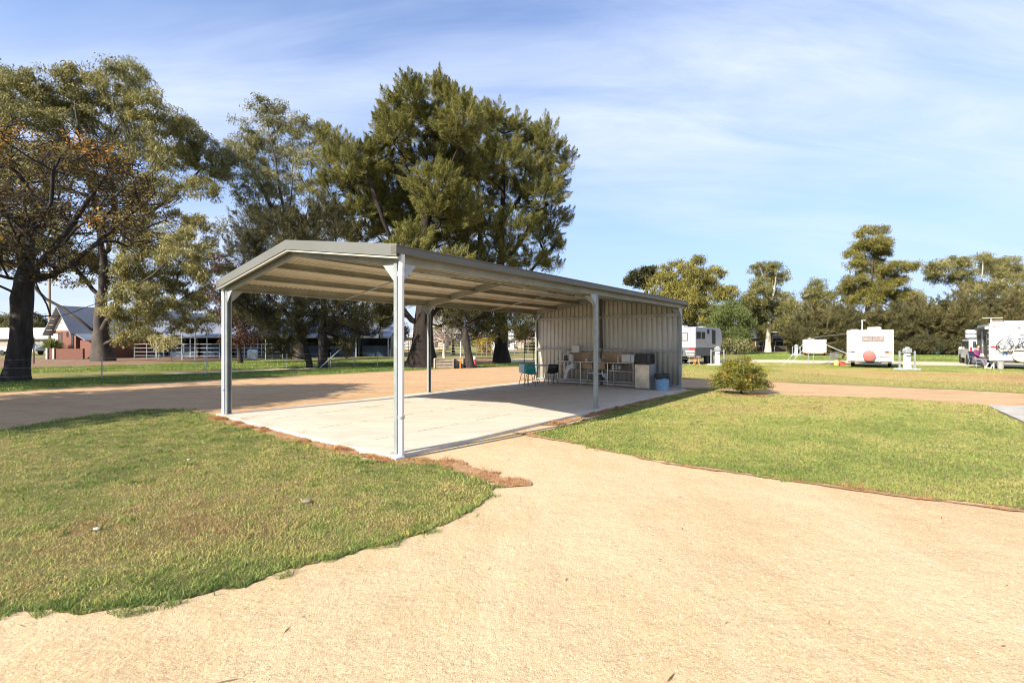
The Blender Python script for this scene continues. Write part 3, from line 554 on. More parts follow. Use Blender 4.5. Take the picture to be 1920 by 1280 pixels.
for v in (1.4, 1.95):
    s = MB().box((0.29, v, 0.74), (0.44, 0.46, 0.26)).build('sink_bowl', M['reflected_tan'], bn, bevel=0.03)
    MB().tube([(0.29, v, 0.60), (0.29, v, 0.50), (0.22, v, 0.46), (0.22, v - 0.1, 0.46)], 0.024, 8).build('waste_pipe', M['pvc'], s, smooth=True)
    MB().tube([(0.52, v, 0.90), (0.52, v, 1.10), (0.46, v, 1.14), (0.38, v, 1.13), (0.36, v, 1.08)], 0.012, 8).build('tap', M['galv'], s, smooth=True)
MB().tube([(0.22, 1.95, 0.46), (0.22, 1.2, 0.44), (0.22, 1.18, 0.22)], 0.026, 8).build('drain_pipe', M['pvc'], bn, smooth=True)
MB().tube([(0.16, 1.33, 0.52), (0.16, 1.3, 0.36), (0.18, 1.22, 0.3), (0.2, 1.24, 0.42)], 0.03, 8).build('drain_trap', M['pvc'], bn, smooth=True)
def B_(u, v, z): return S(11.52 + u, 1.5 + v, SL + z)
ov = empty('microwave', B_(0.30, 0.28, 0.9), SH_A, 'white microwave on the steel bench beside a black one', 'microwave')
MB().box((0, 0, 0.15), (0.38, 0.50, 0.28)).build('case', M['white'], ov, bevel=0.012); MB().box((-0.195, 0.06, 0.15), (0.012, 0.34, 0.22)).build('door', M['white'], ov, bevel=0.004)
MB().box((-0.195, -0.185, 0.15), (0.012, 0.11, 0.24)).build('control_panel', M['pvc'], ov); MB().box((-0.212, -0.105, 0.15), (0.02, 0.016, 0.2)).build('handle', M['galv'], ov)
ov2 = empty('microwave', B_(0.22, -0.32, 0.9), SH_A, 'black microwave standing on the steel fridge', 'microwave')
MB().box((0, 0, 0.17), (0.40, 0.56, 0.32)).build('case', M['black'], ov2, bevel=0.012); MB().box((-0.205, 0.06, 0.17), (0.012, 0.40, 0.26)).build('door', M['black'], ov2, bevel=0.004)
MB().box((-0.205, -0.21, 0.17), (0.012, 0.12, 0.28)).build('control_panel', M['dark'], ov2); MB().box((-0.222, -0.135, 0.17), (0.02, 0.016, 0.22)).build('handle', M['dark'], ov2)
fr = empty('bar_fridge', S(11.58, 1.12, SL), SH_A, 'squat stainless steel bar fridge at the end of the bench', 'fridge')
M['fridge'] = mat('brushed_fridge_steel', (0.62, 0.56, 0.46), 0.30, 0.9, 0.22, 1.6, 0.12, 4)
MB().box((0.05, 0, 0.44), (0.48, 0.54, 0.86)).build('case', mat('fridge_side', (0.36, 0.37, 0.39), 0.45, 0.2), fr, bevel=0.01); MB().box((-0.215, 0, 0.45), (0.045, 0.53, 0.82)).build('door', M['fridge'], fr, bevel=0.012)
MB().box((-0.245, 0.22, 0.66), (0.02, 0.02, 0.18)).build('handle', M['galv'], fr)
bi = empty('rubbish_bin', S(11.5, 0.46, SL), SH_A, 'pale blue plastic bin with a black liner folded over its rim', 'bin')
MB().lathe([(0.20, 0.0), (0.205, 0.02), (0.235, 0.44), (0.25, 0.46), (0.25, 0.49)], n=28).build('bin_body', mat('pale_blue_plastic', (0.24, 0.42, 0.62), 0.45), bi, smooth=True)
m = MB(); nn = 28; rs = random.Random(3); ring = []
for j, (r, z) in enumerate(((0.262, 0.40), (0.27, 0.50), (0.262, 0.56), (0.235, 0.565), (0.20, 0.48), (0.16, 0.40))):
    ring.append([m.bm.verts.new((r * math.cos(t) + rs.uniform(-.008, .008), r * math.sin(t) + rs.uniform(-.008, .008), z + (rs.uniform(-0.05, 0.03) if j == 0 else rs.uniform(-.006, .006)))) for t in [2 * math.pi * q / nn for q in range(nn)]])
for A, B in zip(ring, ring[1:]):
    for q in range(nn): m.bm.faces.new((A[q], A[(q + 1) % nn], B[(q + 1) % nn], B[q]))
m.bm.faces.new(ring[-1]); m.build('bin_liner', M['black'], bi, smooth=True)
ke = empty('kettle', B_(0.28, 3.02, 0.9), 0, 'small dark electric kettle at the far end of the steel bench', 'kettle')
MB().lathe([(0.08, 0), (0.085, 0.05), (0.07, 0.17), (0.055, 0.2)], n=16).build('body', M['dark'], ke, smooth=True); MB().tube([(0.06, 0, 0.2), (0.13, 0, 0.17), (0.13, 0, 0.07), (0.08, 0, 0.04)], 0.011, 8).build('handle', M['black'], ke, smooth=True)
ur = empty('water_urn', B_(0.28, 2.76, 0.9), 0, 'white round water urn beside the dark kettle', 'urn')
MB().lathe([(0.10, 0), (0.10, 0.27)], n=20).build('body', M['white'], ur, smooth=True); MB().lathe([(0.105, 0.27), (0.09, 0.30), (0.02, 0.31), (0.02, 0.33)], n=20).build('lid', M['dark'], ur, smooth=True)
MB().tube([(-0.1, 0, 0.05), (-0.14, 0, 0.05), (-0.14, 0, 0.02)], 0.01, 6).build('tap', M['black'], ur)
tag(MB().lathe([(0.04, 0), (0.05, 0.1)], n=14).build('cup', M['white'], loc=B_(0.3, 2.1, 0.9), smooth=True), 'white cup on the bench behind the sinks', 'cup')
tag(MB().lathe([(0.05, 0), (0.035, 0.1), (0.032, 0.2)], n=14).build('detergent_bottle', M['pvc'], loc=B_(0.4, 0.8, 0.9), smooth=True), 'white bottle on the bench beside the white microwave', 'bottle')
tag(MB().box((0, 0, 0.05), (0.16, 0.2, 0.1)).build('dish_rack', M['galv'], loc=B_(0.35, 1.55, 0.9), rz=SH_A), 'low metal dish rack behind the post on the bench', 'rack')
for i, (v, c) in enumerate(((1.02, (0.6, 0.6, 0.58)), (0.88, (0.35, 0.36, 0.38)), (0.76, (0.5, 0.47, 0.42)))):
    tag(MB().box((0, 0, 0.11), (0.2, 0.09, 0.22 - 0.03 * i)).build('storage_tub', mat('tub%d' % i, c, 0.5), loc=B_(0.3, v - 0.1, 0.6), rz=SH_A, bevel=0.01), ['pale tub on the shelf beside the sinks', 'dark grey tub on the shelf under the bench', 'beige small tub on the shelf under the bench'][i], 'tub', 'tubs on the bench shelf')
pt = empty('hand_towel', B_(0.0, 2.6, 0.0), SH_A, 'white towel trailing from a box under the steel bench', 'towel')
MB().box((0, -0.08, 0.72), (0.12, 0.12, 0.22)).build('towel_box', M['white'], pt, bevel=0.01)
MB().prism([(0.0, -0.02, 0.78), (0.0, 0.18, 0.72), (0.0, 0.28, 0.5), (0.0, 0.34, 0.2), (0.0, 0.24, 0.16), (0.0, 0.18, 0.42), (0.0, 0.08, 0.56), (0.0, -0.02, 0.6)], (0.03, 0, 0)).build('towel', M['white'], pt)
sw = empty('switch_box', S(LX - 0.13, 4.2, SL), SH_A, 'white electrical box fixed on the back wall rail', 'box')
MB().box((0, 0, 1.36), (0.12, 0.34, 0.28)).build('box_case', M['white'], sw, bevel=0.01); MB().tube([(0, 0.15, 1.3), (-0.02, 0.4, 1.35), (-0.02, 0.6, 1.2), (-0.02, 0.62, 0.95)], 0.009, 6).build('cable', M['black'], sw)

def chair(label, seatm, legm, loc, rz):
    c = empty('plastic_chair', loc, rz, label, 'chair', 'chairs at the folding table')
    m = MB(); n = 7; pts = []
    prof = [(-0.20, 0.44), (-0.1, 0.43), (0.05, 0.42), (0.16, 0.44), (0.22, 0.52), (0.25, 0.66), (0.27, 0.80)]; rows = []
    for i, (x, z) in enumerate(prof):
        rows.append([m.bm.verts.new((x - (0.03 * (q * q) if i > 3 else 0), q * 0.22 * (0.9 if i in (0, 6) else 1), z + 0.035 * q * q * (i < 4))) for q in (-1, -0.5, 0, 0.5, 1)])
    for i, (A, B) in enumerate(zip(rows, rows[1:])):
        for q in range(4):
            m.bm.faces.new((A[q], A[q + 1], B[q + 1], B[q]))
    o = m.build('shell', seatm, c, smooth=True); s_ = o.modifiers.new('t', 'SOLIDIFY'); s_.thickness = 0.012
    for sx in (-1, 1):
        for sy in (-1, 1): MB().tube([(sx * 0.12, sy * 0.15, 0.43), (sx * 0.22, sy * 0.21, 0.01)], 0.011, 8).build('leg', legm, c, smooth=True)
    for sy in (-1, 1): MB().tube([(-0.17, sy * 0.18, 0.2), (0.17, sy * 0.18, 0.2)], 0.008, 6).build('stretcher', legm, c)
    return c
def slabpt(px, py):
    D = (CZ - SL) / ((py - Y0) / F); return ((px - 960) / F * D, D, SL)
M['teal'] = mat('teal_plastic', (0.015, 0.24, 0.23), 0.35); M['ltblue'] = mat('pale_blue_chair', (0.42, 0.60, 0.70), 0.4)
chair('teal plastic chair at the folding table', M['teal'], M['black'], slabpt(996, 723), R(-105))
chair('pale blue plastic chair behind the teal one', M['ltblue'], M['black'], slabpt(987, 721), R(-120))
chair('black plastic chair between the table and bench', M['black'], M['black'], slabpt(1033, 721), R(-70))
tb = empty('folding_table', slabpt(1022, 718), SH_A, 'grey folding table between the chairs near the back wall', 'table')
MB().box((0, 0, 0.71), (0.7, 1.15, 0.03)).build('table_top', mat('grey_laminate', (0.42, 0.42, 0.41), 0.5), tb, bevel=0.008)
for s_ in (-1, 1):
    for q in (-1, 1): MB().tube([(q * 0.28, s_ * 0.45, 0.7), (-q * 0.28, s_ * 0.45, 0.02)], 0.012, 8).build('leg', M['galv'], tb, smooth=True)
    MB().tube([(-0.28, s_ * 0.45, 0.03), (0.28, s_ * 0.45, 0.03)], 0.012, 8).build('foot_bar', M['galv'], tb)
#@@TREES
# ------------------------------------------------------------------ trees
def leaf_quads(c, d, nrm, L, W):
    """c centres, d long axis, nrm approx normal -> kite shaped leaves (n,4,3)."""
    d = d / np.linalg.norm(d, axis=1, keepdims=True); s = np.cross(d, nrm); s /= np.maximum(np.linalg.norm(s, axis=1, keepdims=True), 1e-6)
    L = L[:, None]; W = W[:, None]; v = np.empty((len(c), 4, 3))
    v[:, 0] = c - d * L * .5; v[:, 1] = c - d * L * .05 + s * W * .5; v[:, 2] = c + d * L * .5; v[:, 3] = c - d * L * .05 - s * W * .5
    return v
def make_tree(name, label, base, clumps, leafm, barkm, limbs=(), r0=0.35, flare=0.7, sprays=300, per=60, kind='gum', leaf=(0.28, 0.07), spray_r=0.6, seed=1, group=None, twig=0.012, tint0=0.45, cat='tree', bend=0.12, sides=8, step=0.6, twigs=0, expo=None):
    """clumps: (x, y, z, rx, ry, rz[, tint]) in metres; limbs: polylines, the first starts at the base."""
    rs = np.random.RandomState(seed); base = np.array(base, float); C = [np.array(c[:6], float) for c in clumps]; T = [c[6] if len(c) > 6 else 0.0 for c in clumps]
    area = np.array([(c[3] * c[5] + c[3] * c[4] + c[4] * c[5]) for c in C]); share = area / area.sum()
    pts, ctr, tt = [], [], []
    for c, s, t in zip(C, share, T):
        n = max(2, int(round(sprays * s))); u = rs.normal(size=(n, 3)); u /= np.linalg.norm(u, axis=1, keepdims=True); rr = rs.uniform(0.25, 1, n) ** 0.55 * rs.uniform(0.86, 1.22, n)
        k = (u[:, 2] < -0.35) & (rs.rand(n) < 0.5); u[k, 2] *= -1
        pts.append(c[:3] + u * rr[:, None] * c[3:6]); ctr.append(np.repeat(c[None, :3], n, 0)); tt.append(np.full(n, t))
    A = np.concatenate(pts); CT = np.concatenate(ctr); TT = np.concatenate(tt)
    A[:, 2] = np.maximum(A[:, 2], 0.25)
    # skeleton
    pos, par, plen = [], [], []
    def addn(p, q): pos.append(np.array(p, float)); par.append(q); plen.append(0 if q < 0 else plen[q] + np.linalg.norm(pos[-1] - pos[q])); return len(pos) - 1
    addn(base - [0, 0, 0.15], -1); addn(base + [0, 0, 0.25], 0); big = {}
    if not limbs:
        top = C[int(np.argmax([c[2] for c in C]))][:3]; limbs = [[base, base * 0.6 + top * 0.4 - [0, 0, 0.0], top]]
        limbs[0][1] = np.array([base[0] * .75 + top[0] * .25, base[1] * .75 + top[1] * .25, top[2] * .5])
    for li, lb in enumerate(limbs):
        lb = [np.array(p, float) for p in lb]
        P = np.array(pos); cur = 1 + int(np.argmin(np.linalg.norm(P[1:] - lb[0], axis=1)))
        # smooth polyline
        seq = [lb[0]]
        for i in range(len(lb) - 1):
            a, b = lb[i], lb[i + 1]; p0 = lb[max(i - 1, 0)]; p3 = lb[min(i + 2, len(lb) - 1)]; L = np.linalg.norm(b - a); k = max(1, int(L / step))
            for j in range(1, k + 1):
                t = j / k; seq.append(0.5 * ((2 * a) + (b - p0) * t + (2 * p0 - 5 * a + 4 * b - p3) * t * t + (3 * a - p0 - 3 * b + p3) * t ** 3) + rs.normal(0, 0.03 * step, 3))
        for p in seq[1:]:
            if np.linalg.norm(p - pos[cur]) < 0.2: continue
            if p[2] < 0.3 and li == 0: continue
            cur = addn(p, cur)
    order = np.argsort(np.linalg.norm(A - base, axis=1)); tips = []
    for i in order:
        a = A[i]; P = np.array(pos); pl = np.array(plen); dv = P - a; d = np.linalg.norm(dv, axis=1); d[0] = 1e9
        up = np.maximum(0, P[:, 2] - a[2]); q = int(np.argmin(d + 0.12 * pl + 0.5 * up + (P[:, 2] < min(1.2, a[2] * .6)) * 5)); L = d[q]
        k = max(1, int(L / step)); a0 = pos[q]; cur = q; mid = (a0 + a) / 2 + np.array([0, 0, 1.0]) * L * bend * rs.uniform(-0.4, 1.2) + rs.normal(0, 0.06, 3) * L
        for j in range(1, k + 1):
            t = j / k; cur = addn((1 - t) ** 2 * a0 + 2 * t * (1 - t) * mid + t * t * a + (rs.normal(0, 0.05, 3) * step if j < k else 0), cur)
        tips.append(cur)
    for _ in range(twigs):                                           # bare fine twigs
        q = rs.choice(tips); p = pos[q]; d = rs.normal(size=3); d[2] = abs(d[2]) * .5; d /= np.linalg.norm(d); cur = q
        for j in range(3): d = d + rs.normal(0, .25, 3); d /= np.linalg.norm(d); p = p + d * 0.35; cur = addn(p, cur)
    P = np.array(pos); n = len(P); par = np.array(par); cnt = np.zeros(n)
    child = [[] for _ in range(n)]
    for i in range(1, n): child[par[i]].append(i)
    for i in range(n - 1, -1, -1):
        if not child[i]: cnt[i] = 1
        if i: cnt[par[i]] += cnt[i]
    e = expo or np.log(cnt[1]) / np.log(max(1.5, r0 / twig)); e *= 0.84; rad = twig * cnt ** (1 / e); rad *= r0 / rad[1]
    rad = np.maximum(rad, twig)
    h = P[:, 2] - base[2]; dist = np.linalg.norm(P[:, :2] - base[:2], axis=1); rad = rad * (1 + flare * np.exp(-np.maximum(h, 0) / (0.9 * r0 + 0.2)) * (dist < r0 * 2.5))
    K = sides; U = np.zeros((n, 3)); Dr = np.zeros((n, 3)); main = [max(c, key=lambda q: cnt[q]) if c else -1 for c in child]
    ring = []; F_ = []; nv = 0; ang = np.arange(K) * 2 * np.pi / K; ca, sa = np.cos(ang)[:, None], np.sin(ang)[:, None]
    rid = [-1] * n
    def mk(p, d, u, r, rough=0.0):
        nonlocal nv
        u = u - d * u.dot(d); L = np.linalg.norm(u)
        if L < 1e-4: u = np.cross(d, [0.3, 0.9, 0.1]); L = np.linalg.norm(u)
        u = u / L; v = np.cross(d, u); rr = r * (1 + rough * rs.normal(0, 1, (K, 1))); ring.append(p + (u * ca + v * sa) * rr); nv += K; return nv - K, u
    d0 = np.array([0, 0, 1.0]); rid[0], U[0] = mk(P[0], d0, np.array([1.0, 0, 0]), rad[0]); Dr[0] = d0
    for i in range(1, n):
        p = par[i]; seg = P[i] - P[p]; seg /= max(1e-6, np.linalg.norm(seg)); m_ = main[i]
        d = seg if m_ < 0 else seg + (P[m_] - P[i]) / max(1e-6, np.linalg.norm(P[m_] - P[i])); d /= max(1e-6, np.linalg.norm(d)); Dr[i] = d
        if main[p] == i: a = rid[p]
        else: a, _ = mk(P[p], seg, U[p], min(rad[i] * 1.15, rad[p] * .95))
        b, U[i] = mk(P[i], d, U[p], rad[i], 0.06 if rad[i] > 0.12 else 0); rid[i] = b
        for j in range(K): F_.append((a + j, a + (j + 1) % K, b + (j + 1) % K, b + j))
    root = empty(name, base, 0, label, cat, group)
    tr = mesh_np('trunk', np.concatenate(ring) - base, np.array(F_), barkm, root, smooth=True)
    # leaves
    ns = len(A); nl = ns * per; ai = np.repeat(np.arange(ns), per); sc = spray_r * rs.uniform(0.6, 1.35, ns)[ai][:, None]; a = A[ai]
    outv = A - CT; outv /= np.maximum(np.linalg.norm(outv, axis=1, keepdims=True), 1e-3); outv = outv[ai]
    if kind == 'gum':
        off = np.clip(rs.normal(size=(nl, 3)), -1.5, 1.5) * [0.5, 0.5, 0.36]; c = a + off * sc; c[:, 2] -= np.abs(rs.normal(0, 0.18, nl)) * sc[:, 0]
        d = rs.normal(0, 0.55, (nl, 3)) + [0, 0, -0.8] + outv * 0.25
    elif kind == 'casu':
        ax = outv * 0.75 + np.array([0, 0, 0.55]) + (rs.normal(0, 0.25, (ns, 3)))[ai]; ax /= np.linalg.norm(ax, axis=1, keepdims=True)
        t = rs.rand(nl)[:, None]; off = np.clip(rs.normal(size=(nl, 3)), -1.6, 1.6) * 0.30 * (1.15 - t) * sc; c = a + ax * (t * 1.7 - 0.5) * sc + off
        d = ax + rs.normal(0, 0.5, (nl, 3))
    else:
        off = np.clip(rs.normal(size=(nl, 3)), -1.5, 1.5) * [0.5, 0.5, 0.42]; c = a + off * sc; d = rs.normal(size=(nl, 3)) + [0, 0, -0.1]
    nrm = rs.normal(size=(nl, 3)); L = leaf[0] * rs.uniform(0.6, 1.3, nl); W = leaf[1] * rs.uniform(0.6, 1.3, nl)
    v = leaf_quads(c, d, nrm, L, W); v[..., 2] = np.maximum(v[..., 2], 0.02)
    sp_t = rs.normal(0, 0.11, ns); tint = tint0 + sp_t[ai] + TT[ai] + rs.normal(0, 0.16, nl)
    mesh_np('crown', v.reshape(-1, 3) - base, np.arange(nl * 4).reshape(-1, 4), leafm, root, tint=tint)
    return root
def CL(D, spec, dy=2.0, seed=0, squash=1.0):
    """spec rows (px, py, rx_px, ry_px[, depth offset[, tint]]) at distance D -> ellipsoids in metres"""
    rs = np.random.RandomState(seed + 77); out = []
    for s in spec:
        dd = D + (s[4] if len(s) > 4 and s[4] is not None else rs.uniform(-dy, dy)); p = P3(s[0], s[1], dd); k = dd / F
        out.append((p.x, dd, p.z, s[2] * k, min(s[2], s[3]) * k * 1.15 * squash, s[3] * k, s[5] if len(s) > 5 else 0.0))
    return out
def LB_(D, lims, dy=0.6, seed=0):
    rs = np.random.RandomState(seed + 5); out = []
    for li in lims:
        q = []
        for i, s in enumerate(li):
            dd = D + (s[2] if len(s) > 2 else (0 if i == 0 else 0)); p = P3(s[0], s[1], dd); q.append((p.x, dd, max(p.z, 0.0)))
        out.append(q)
    return out

# 1 elm with dark furrowed trunk, sparse autumn leaves
D = 20.7; b = at(30, D)
make_tree('elm_tree', 'autumn elm with thick dark furrowed trunk and thin orange leaves by the road', b,
    CL(D, [(55, 265, 45, 18, 2, .25), (135, 265, 34, 20, 1, .35), (205, 290, 42, 20, 0, .35), (195, 412, 44, 14, -1, .3), (140, 300, 60, 30, 1, .05), (60, 320, 60, 50, 3, -.05), (150, 350, 70, 55, 2, -.1), (240, 350, 50, 45, 1, -.1), (30, 400, 75, 60, -1, -.1), (110, 420, 75, 50, 3, -.08), (215, 385, 60, 45, 3, -.08), (20, 480, 60, 40, -2, -.08), (130, 490, 65, 35, 0, -.05), (240, 450, 45, 35, 2, -.1), (-60, 380, 80, 80, 0, -.05), (-50, 480, 60, 40, 1, 0), (70, 520, 45, 20, 2, 0), (-80, 280, 60, 40, 2, .1), (280, 400, 35, 25, 2, .1), (20, 250, 30, 22, -1, .3)], seed=1),
    M['elm'], M['bark_dark'], LB_(D, [[(30, 725), (36, 660), (40, 600), (42, 560), (45, 520), (55, 450, .5), (45, 370, .8), (60, 300, 1)],
        [(42, 560), (18, 545, -.6), (-20, 528, -1.2), (-70, 470, -1.5)], [(43, 545), (70, 500, .8), (120, 440, 1.5), (170, 370, 2), (210, 310, 2)], [(42, 580), (80, 592, -.8), (125, 590, -1.4), (170, 572, -2), (215, 560, -2.5)],
        [(44, 530), (85, 520, 1.2), (140, 490, 2), (200, 440, 2.5), (260, 390, 2.5)], [(50, 480), (20, 420, -1), (-10, 350, -1.5)], [(60, 440), (95, 380, .5), (100, 320, .5), (130, 275, .8)]]),
    r0=0.38, flare=0.5, sprays=600, per=22, kind='elm', leaf=(0.13, 0.085), spray_r=0.42, seed=3, twig=0.013, tint0=0.42, sides=10, step=0.45, bend=0.1, twigs=900)
for i, (x, y, z, rr, l) in enumerate([(-21.5, 3.8, 7.0, 4.6, 'elm tree left of the picture whose shade falls over the road'), (-27.5, 12, 8.2, 4.6, 'elm tree further along the road outside the frame'), (-18.2, 6.3, 6.6, 3.4, 'low elm tree outside the frame whose shade reaches the corner post')]):
    make_tree('elm_tree', l, (x, y, 0), [(x, y, z, rr, rr, 2.6), (x + rr * .7, y + 1, z - 1, rr * .6, rr * .6, 1.6), (x - rr * .7, y - 1, z - .6, rr * .6, rr * .6, 1.8), (x + 1, y + rr * .8, z, rr * .5, rr * .5, 1.5)], M['elm'], M['bark_dark'], r0=0.4, sprays=420, per=40, kind='elm', leaf=(0.26, 0.16), spray_r=0.7, seed=70 + i, twig=0.015, twigs=200, tint0=0.4)
# 2 the big river gum
D = 43.0; b = at(193, D)
make_tree('gum_tree', 'tall broad gum tree with many pale limbs in front of the brick stable', b,
    CL(D, [(30, 170, 45, 35), (90, 160, 55, 35), (150, 150, 50, 28), (215, 150, 45, 35), (250, 138, 28, 22), (60, 240, 60, 50), (140, 220, 70, 45), (210, 220, 60, 50), (285, 205, 40, 35), (320, 255, 42, 45), (355, 240, 20, 25), (260, 290, 60, 45), (180, 310, 60, 45), (340, 320, 45, 45), (385, 290, 38, 38), (405, 320, 20, 40), (380, 355, 25, 22), (110, 320, 60, 50), (40, 340, 55, 50), (290, 370, 50, 45), (70, 430, 70, 50), (230, 420, 50, 40), (300, 460, 45, 45, None, .1), (345, 470, 42, 42, None, .12), (375, 430, 42, 30, None, .15), (350, 520, 48, 30, None, .05), (385, 560, 30, 22, None, .05), (400, 600, 22, 20, None, 0), (350, 610, 24, 18, None, .05), (330, 640, 16, 14, None, .1), (390, 490, 30, 30, None, .1), (150, 500, 50, 40), (250, 570, 40, 45, -3, .1), (222, 600, 26, 28, -3, .1), (268, 626, 36, 16, -3, .12), (240, 640, 24, 14, -3, .1), (262, 590, 26, 16, -3, .1), (305, 645, 22, 14, -4, .25), (325, 590, 40, 30, -1), (240, 520, 40, 30), (0, 470, 50, 60), (-60, 300, 70, 90), (-40, 180, 50, 50), (360, 570, 30, 22), (260, 500, 45, 40), (300, 550, 40, 30)], 4.5, seed=2),
    M['gum'], M['bark_gum'], LB_(D, [[(193, 676), (192, 650), (190, 625), (186, 600), (190, 560), (195, 500), (185, 430), (170, 350), (150, 260), (140, 190)], [(186, 632), (150, 600, -1), (118, 578, -1), (85, 560, -1.5), (40, 500, -2), (20, 400, -2)],
        [(192, 615), (212, 585, -1), (228, 530, -1), (232, 450, -1.5), (250, 350, -2), (240, 260, -2)], [(196, 640), (235, 625, 1), (280, 600, 2), (330, 565, 2), (385, 540, 2), (425, 530, 2)], [(231, 470), (265, 420, 0), (310, 375, 1), (360, 335, 1), (400, 290, 1)],
        [(228, 540), (262, 490, 1), (275, 440, 1), (265, 380, 1)], [(190, 560), (140, 500, 1.5), (100, 420, 2), (80, 330, 2), (70, 240, 2)], [(200, 480), (215, 400, 2), (205, 300, 2)], [(250, 380), (290, 300, -1), (310, 240, -1)]]),
    r0=0.68, flare=0.45, sprays=2000, per=120, kind='gum', leaf=(0.27, 0.075), spray_r=0.62, seed=5, twig=0.018, tint0=0.60, sides=10, step=0.9)
# 3 slender gum
D = 47.0; b = at(560, D)
make_tree('gum_tree', 'slender open gum tree between the broad gum and the casuarinas', b,
    CL(D, [(500, 225, 32, 35), (520, 205, 20, 18), (487, 195, 12, 14), (460, 270, 35, 40), (500, 290, 45, 40), (545, 260, 30, 35), (562, 235, 26, 22), (590, 250, 22, 25), (450, 320, 28, 45), (480, 350, 45, 40), (530, 350, 45, 45), (575, 310, 30, 40), (590, 380, 30, 40), (460, 380, 25, 25), (520, 410, 50, 35), (610, 420, 25, 30), (570, 440, 30, 30), (440, 300, 18, 30)], 3, seed=3),
    M['gum2'], M['bark_gum'], LB_(D, [[(560, 675), (562, 600), (555, 520), (545, 450), (530, 380), (515, 300), (500, 220)], [(556, 520), (570, 440), (582, 350), (590, 260)], [(545, 450), (510, 390), (475, 320), (458, 270)], [(552, 480), (600, 430), (620, 380)], [(540, 430), (548, 340), (550, 260)]]),
    r0=0.45, sprays=580, per=90, kind='gum', leaf=(0.26, 0.07), spray_r=0.58, seed=6, twig=0.018, tint0=0.64, sides=8, step=0.9)
# 4 big casuarinas
cas = dict(kind='casu', leaf=(0.32, 0.026), twig=0.016, step=0.8)
D = 32.0; b = at(792, D)
make_tree('casuarina_tree', 'huge casuarina with thick forked brown trunk behind the shelter', b,
    CL(D, [(735, 215, 28, 30), (770, 190, 36, 36), (820, 180, 26, 22), (825, 160, 14, 18), (850, 190, 30, 26), (880, 195, 18, 16), (745, 250, 36, 26), (800, 235, 50, 36), (865, 235, 45, 32), (840, 270, 45, 30), (720, 235, 16, 30), (714, 262, 18, 22), (725, 300, 30, 20), (790, 300, 45, 26), (640, 280, 26, 20), (612, 262, 18, 20), (650, 310, 38, 28), (690, 300, 26, 26), (628, 345, 38, 20), (680, 350, 40, 28), (740, 345, 40, 34), (700, 390, 46, 34), (665, 400, 36, 22), (760, 390, 46, 36), (820, 350, 52, 38), (810, 410, 56, 38), (740, 430, 50, 28), (860, 310, 40, 36), (840, 450, 46, 30), (680, 440, 45, 22), (700, 330, 20, 25), (610, 300, 14, 14), (760, 470, 50, 22), (850, 500, 40, 25, -3), (720, 600, 18, 30, 2), (840, 590, 34, 22, 2), (745, 560, 25, 30, 2), (780, 445, 34, 22, -2), (806, 385, 24, 20, -2), (862, 400, 40, 40, 0), (790, 500, 40, 24, -3)], 3.2, seed=4),
    M['casu'], M['bark_brown'], LB_(D, [[(792, 690), (792, 650), (794, 610), (796, 570), (798, 500), (797, 430), (800, 340), (800, 250), (795, 190)], [(797, 600), (820, 580, .5), (845, 560, 1), (865, 500, 1.5), (880, 420, 1.5), (870, 330, 1), (865, 240, 1)], [(793, 622), (772, 600, -.5), (755, 580, -.8), (740, 540, -1), (735, 460, -1.5), (710, 390, -2), (690, 330, -2)],
        [(797, 480), (750, 430, 1), (700, 400, 1.5), (650, 370, 2), (620, 330, 2)], [(798, 400), (770, 340), (745, 260), (740, 210)], [(800, 340), (830, 270), (850, 200)], [(740, 560), (722, 570), (715, 600), (712, 635)]]),
    r0=0.66, flare=0.9, sprays=2400, per=150, spray_r=0.52, seed=8, tint0=0.70, sides=10, **cas)
D = 39.0; b = at(940, D)
make_tree('casuarina_tree', 'broad casuarina with straight trunk spreading over the back wall of the shelter', b,
    CL(D, [(868, 330, 34, 40, 1), (872, 430, 34, 40, 1), (925, 215, 22, 18), (905, 225, 26, 24), (935, 245, 42, 26), (970, 250, 26, 30), (1022, 255, 20, 26), (1035, 285, 26, 26), (1000, 270, 24, 26), (1060, 300, 16, 14), (895, 290, 40, 40), (945, 300, 46, 36), (990, 320, 40, 34), (1030, 330, 34, 24), (900, 350, 40, 36), (955, 370, 50, 36), (1015, 370, 42, 34), (1050, 355, 18, 12), (1030, 410, 34, 20), (1062, 410, 16, 9), (905, 420, 46, 34), (965, 430, 50, 34), (1015, 445, 34, 24), (1045, 465, 16, 14), (930, 480, 55, 30), (990, 490, 45, 22), (1040, 500, 22, 10), (890, 500, 36, 30), (880, 600, 34, 26, -3), (940, 590, 34, 28, -3), (985, 600, 26, 24, -3), (965, 625, 22, 18, -4), (905, 620, 20, 14, -4), (1000, 570, 22, 20)], 3.2, seed=5),
    M['casu'], M['bark_brown'], LB_(D, [[(941, 684), (940, 650), (939, 600), (938, 540), (940, 470), (942, 400), (945, 320), (945, 250)], [(939, 560), (905, 500, 1), (900, 420, 1.5), (895, 330, 1.5)], [(940, 500), (985, 440, -1), (1015, 370, -1.5), (1025, 290, -1.5)], [(939, 570), (985, 520), (1020, 480), (1040, 460)], [(940, 420), (980, 360, 1), (985, 300, 1)]]),
    r0=0.52, flare=0.6, sprays=2000, per=145, spray_r=0.58, seed=9, tint0=0.68, sides=9, **cas)
D = 31.5; b = at(880, D)
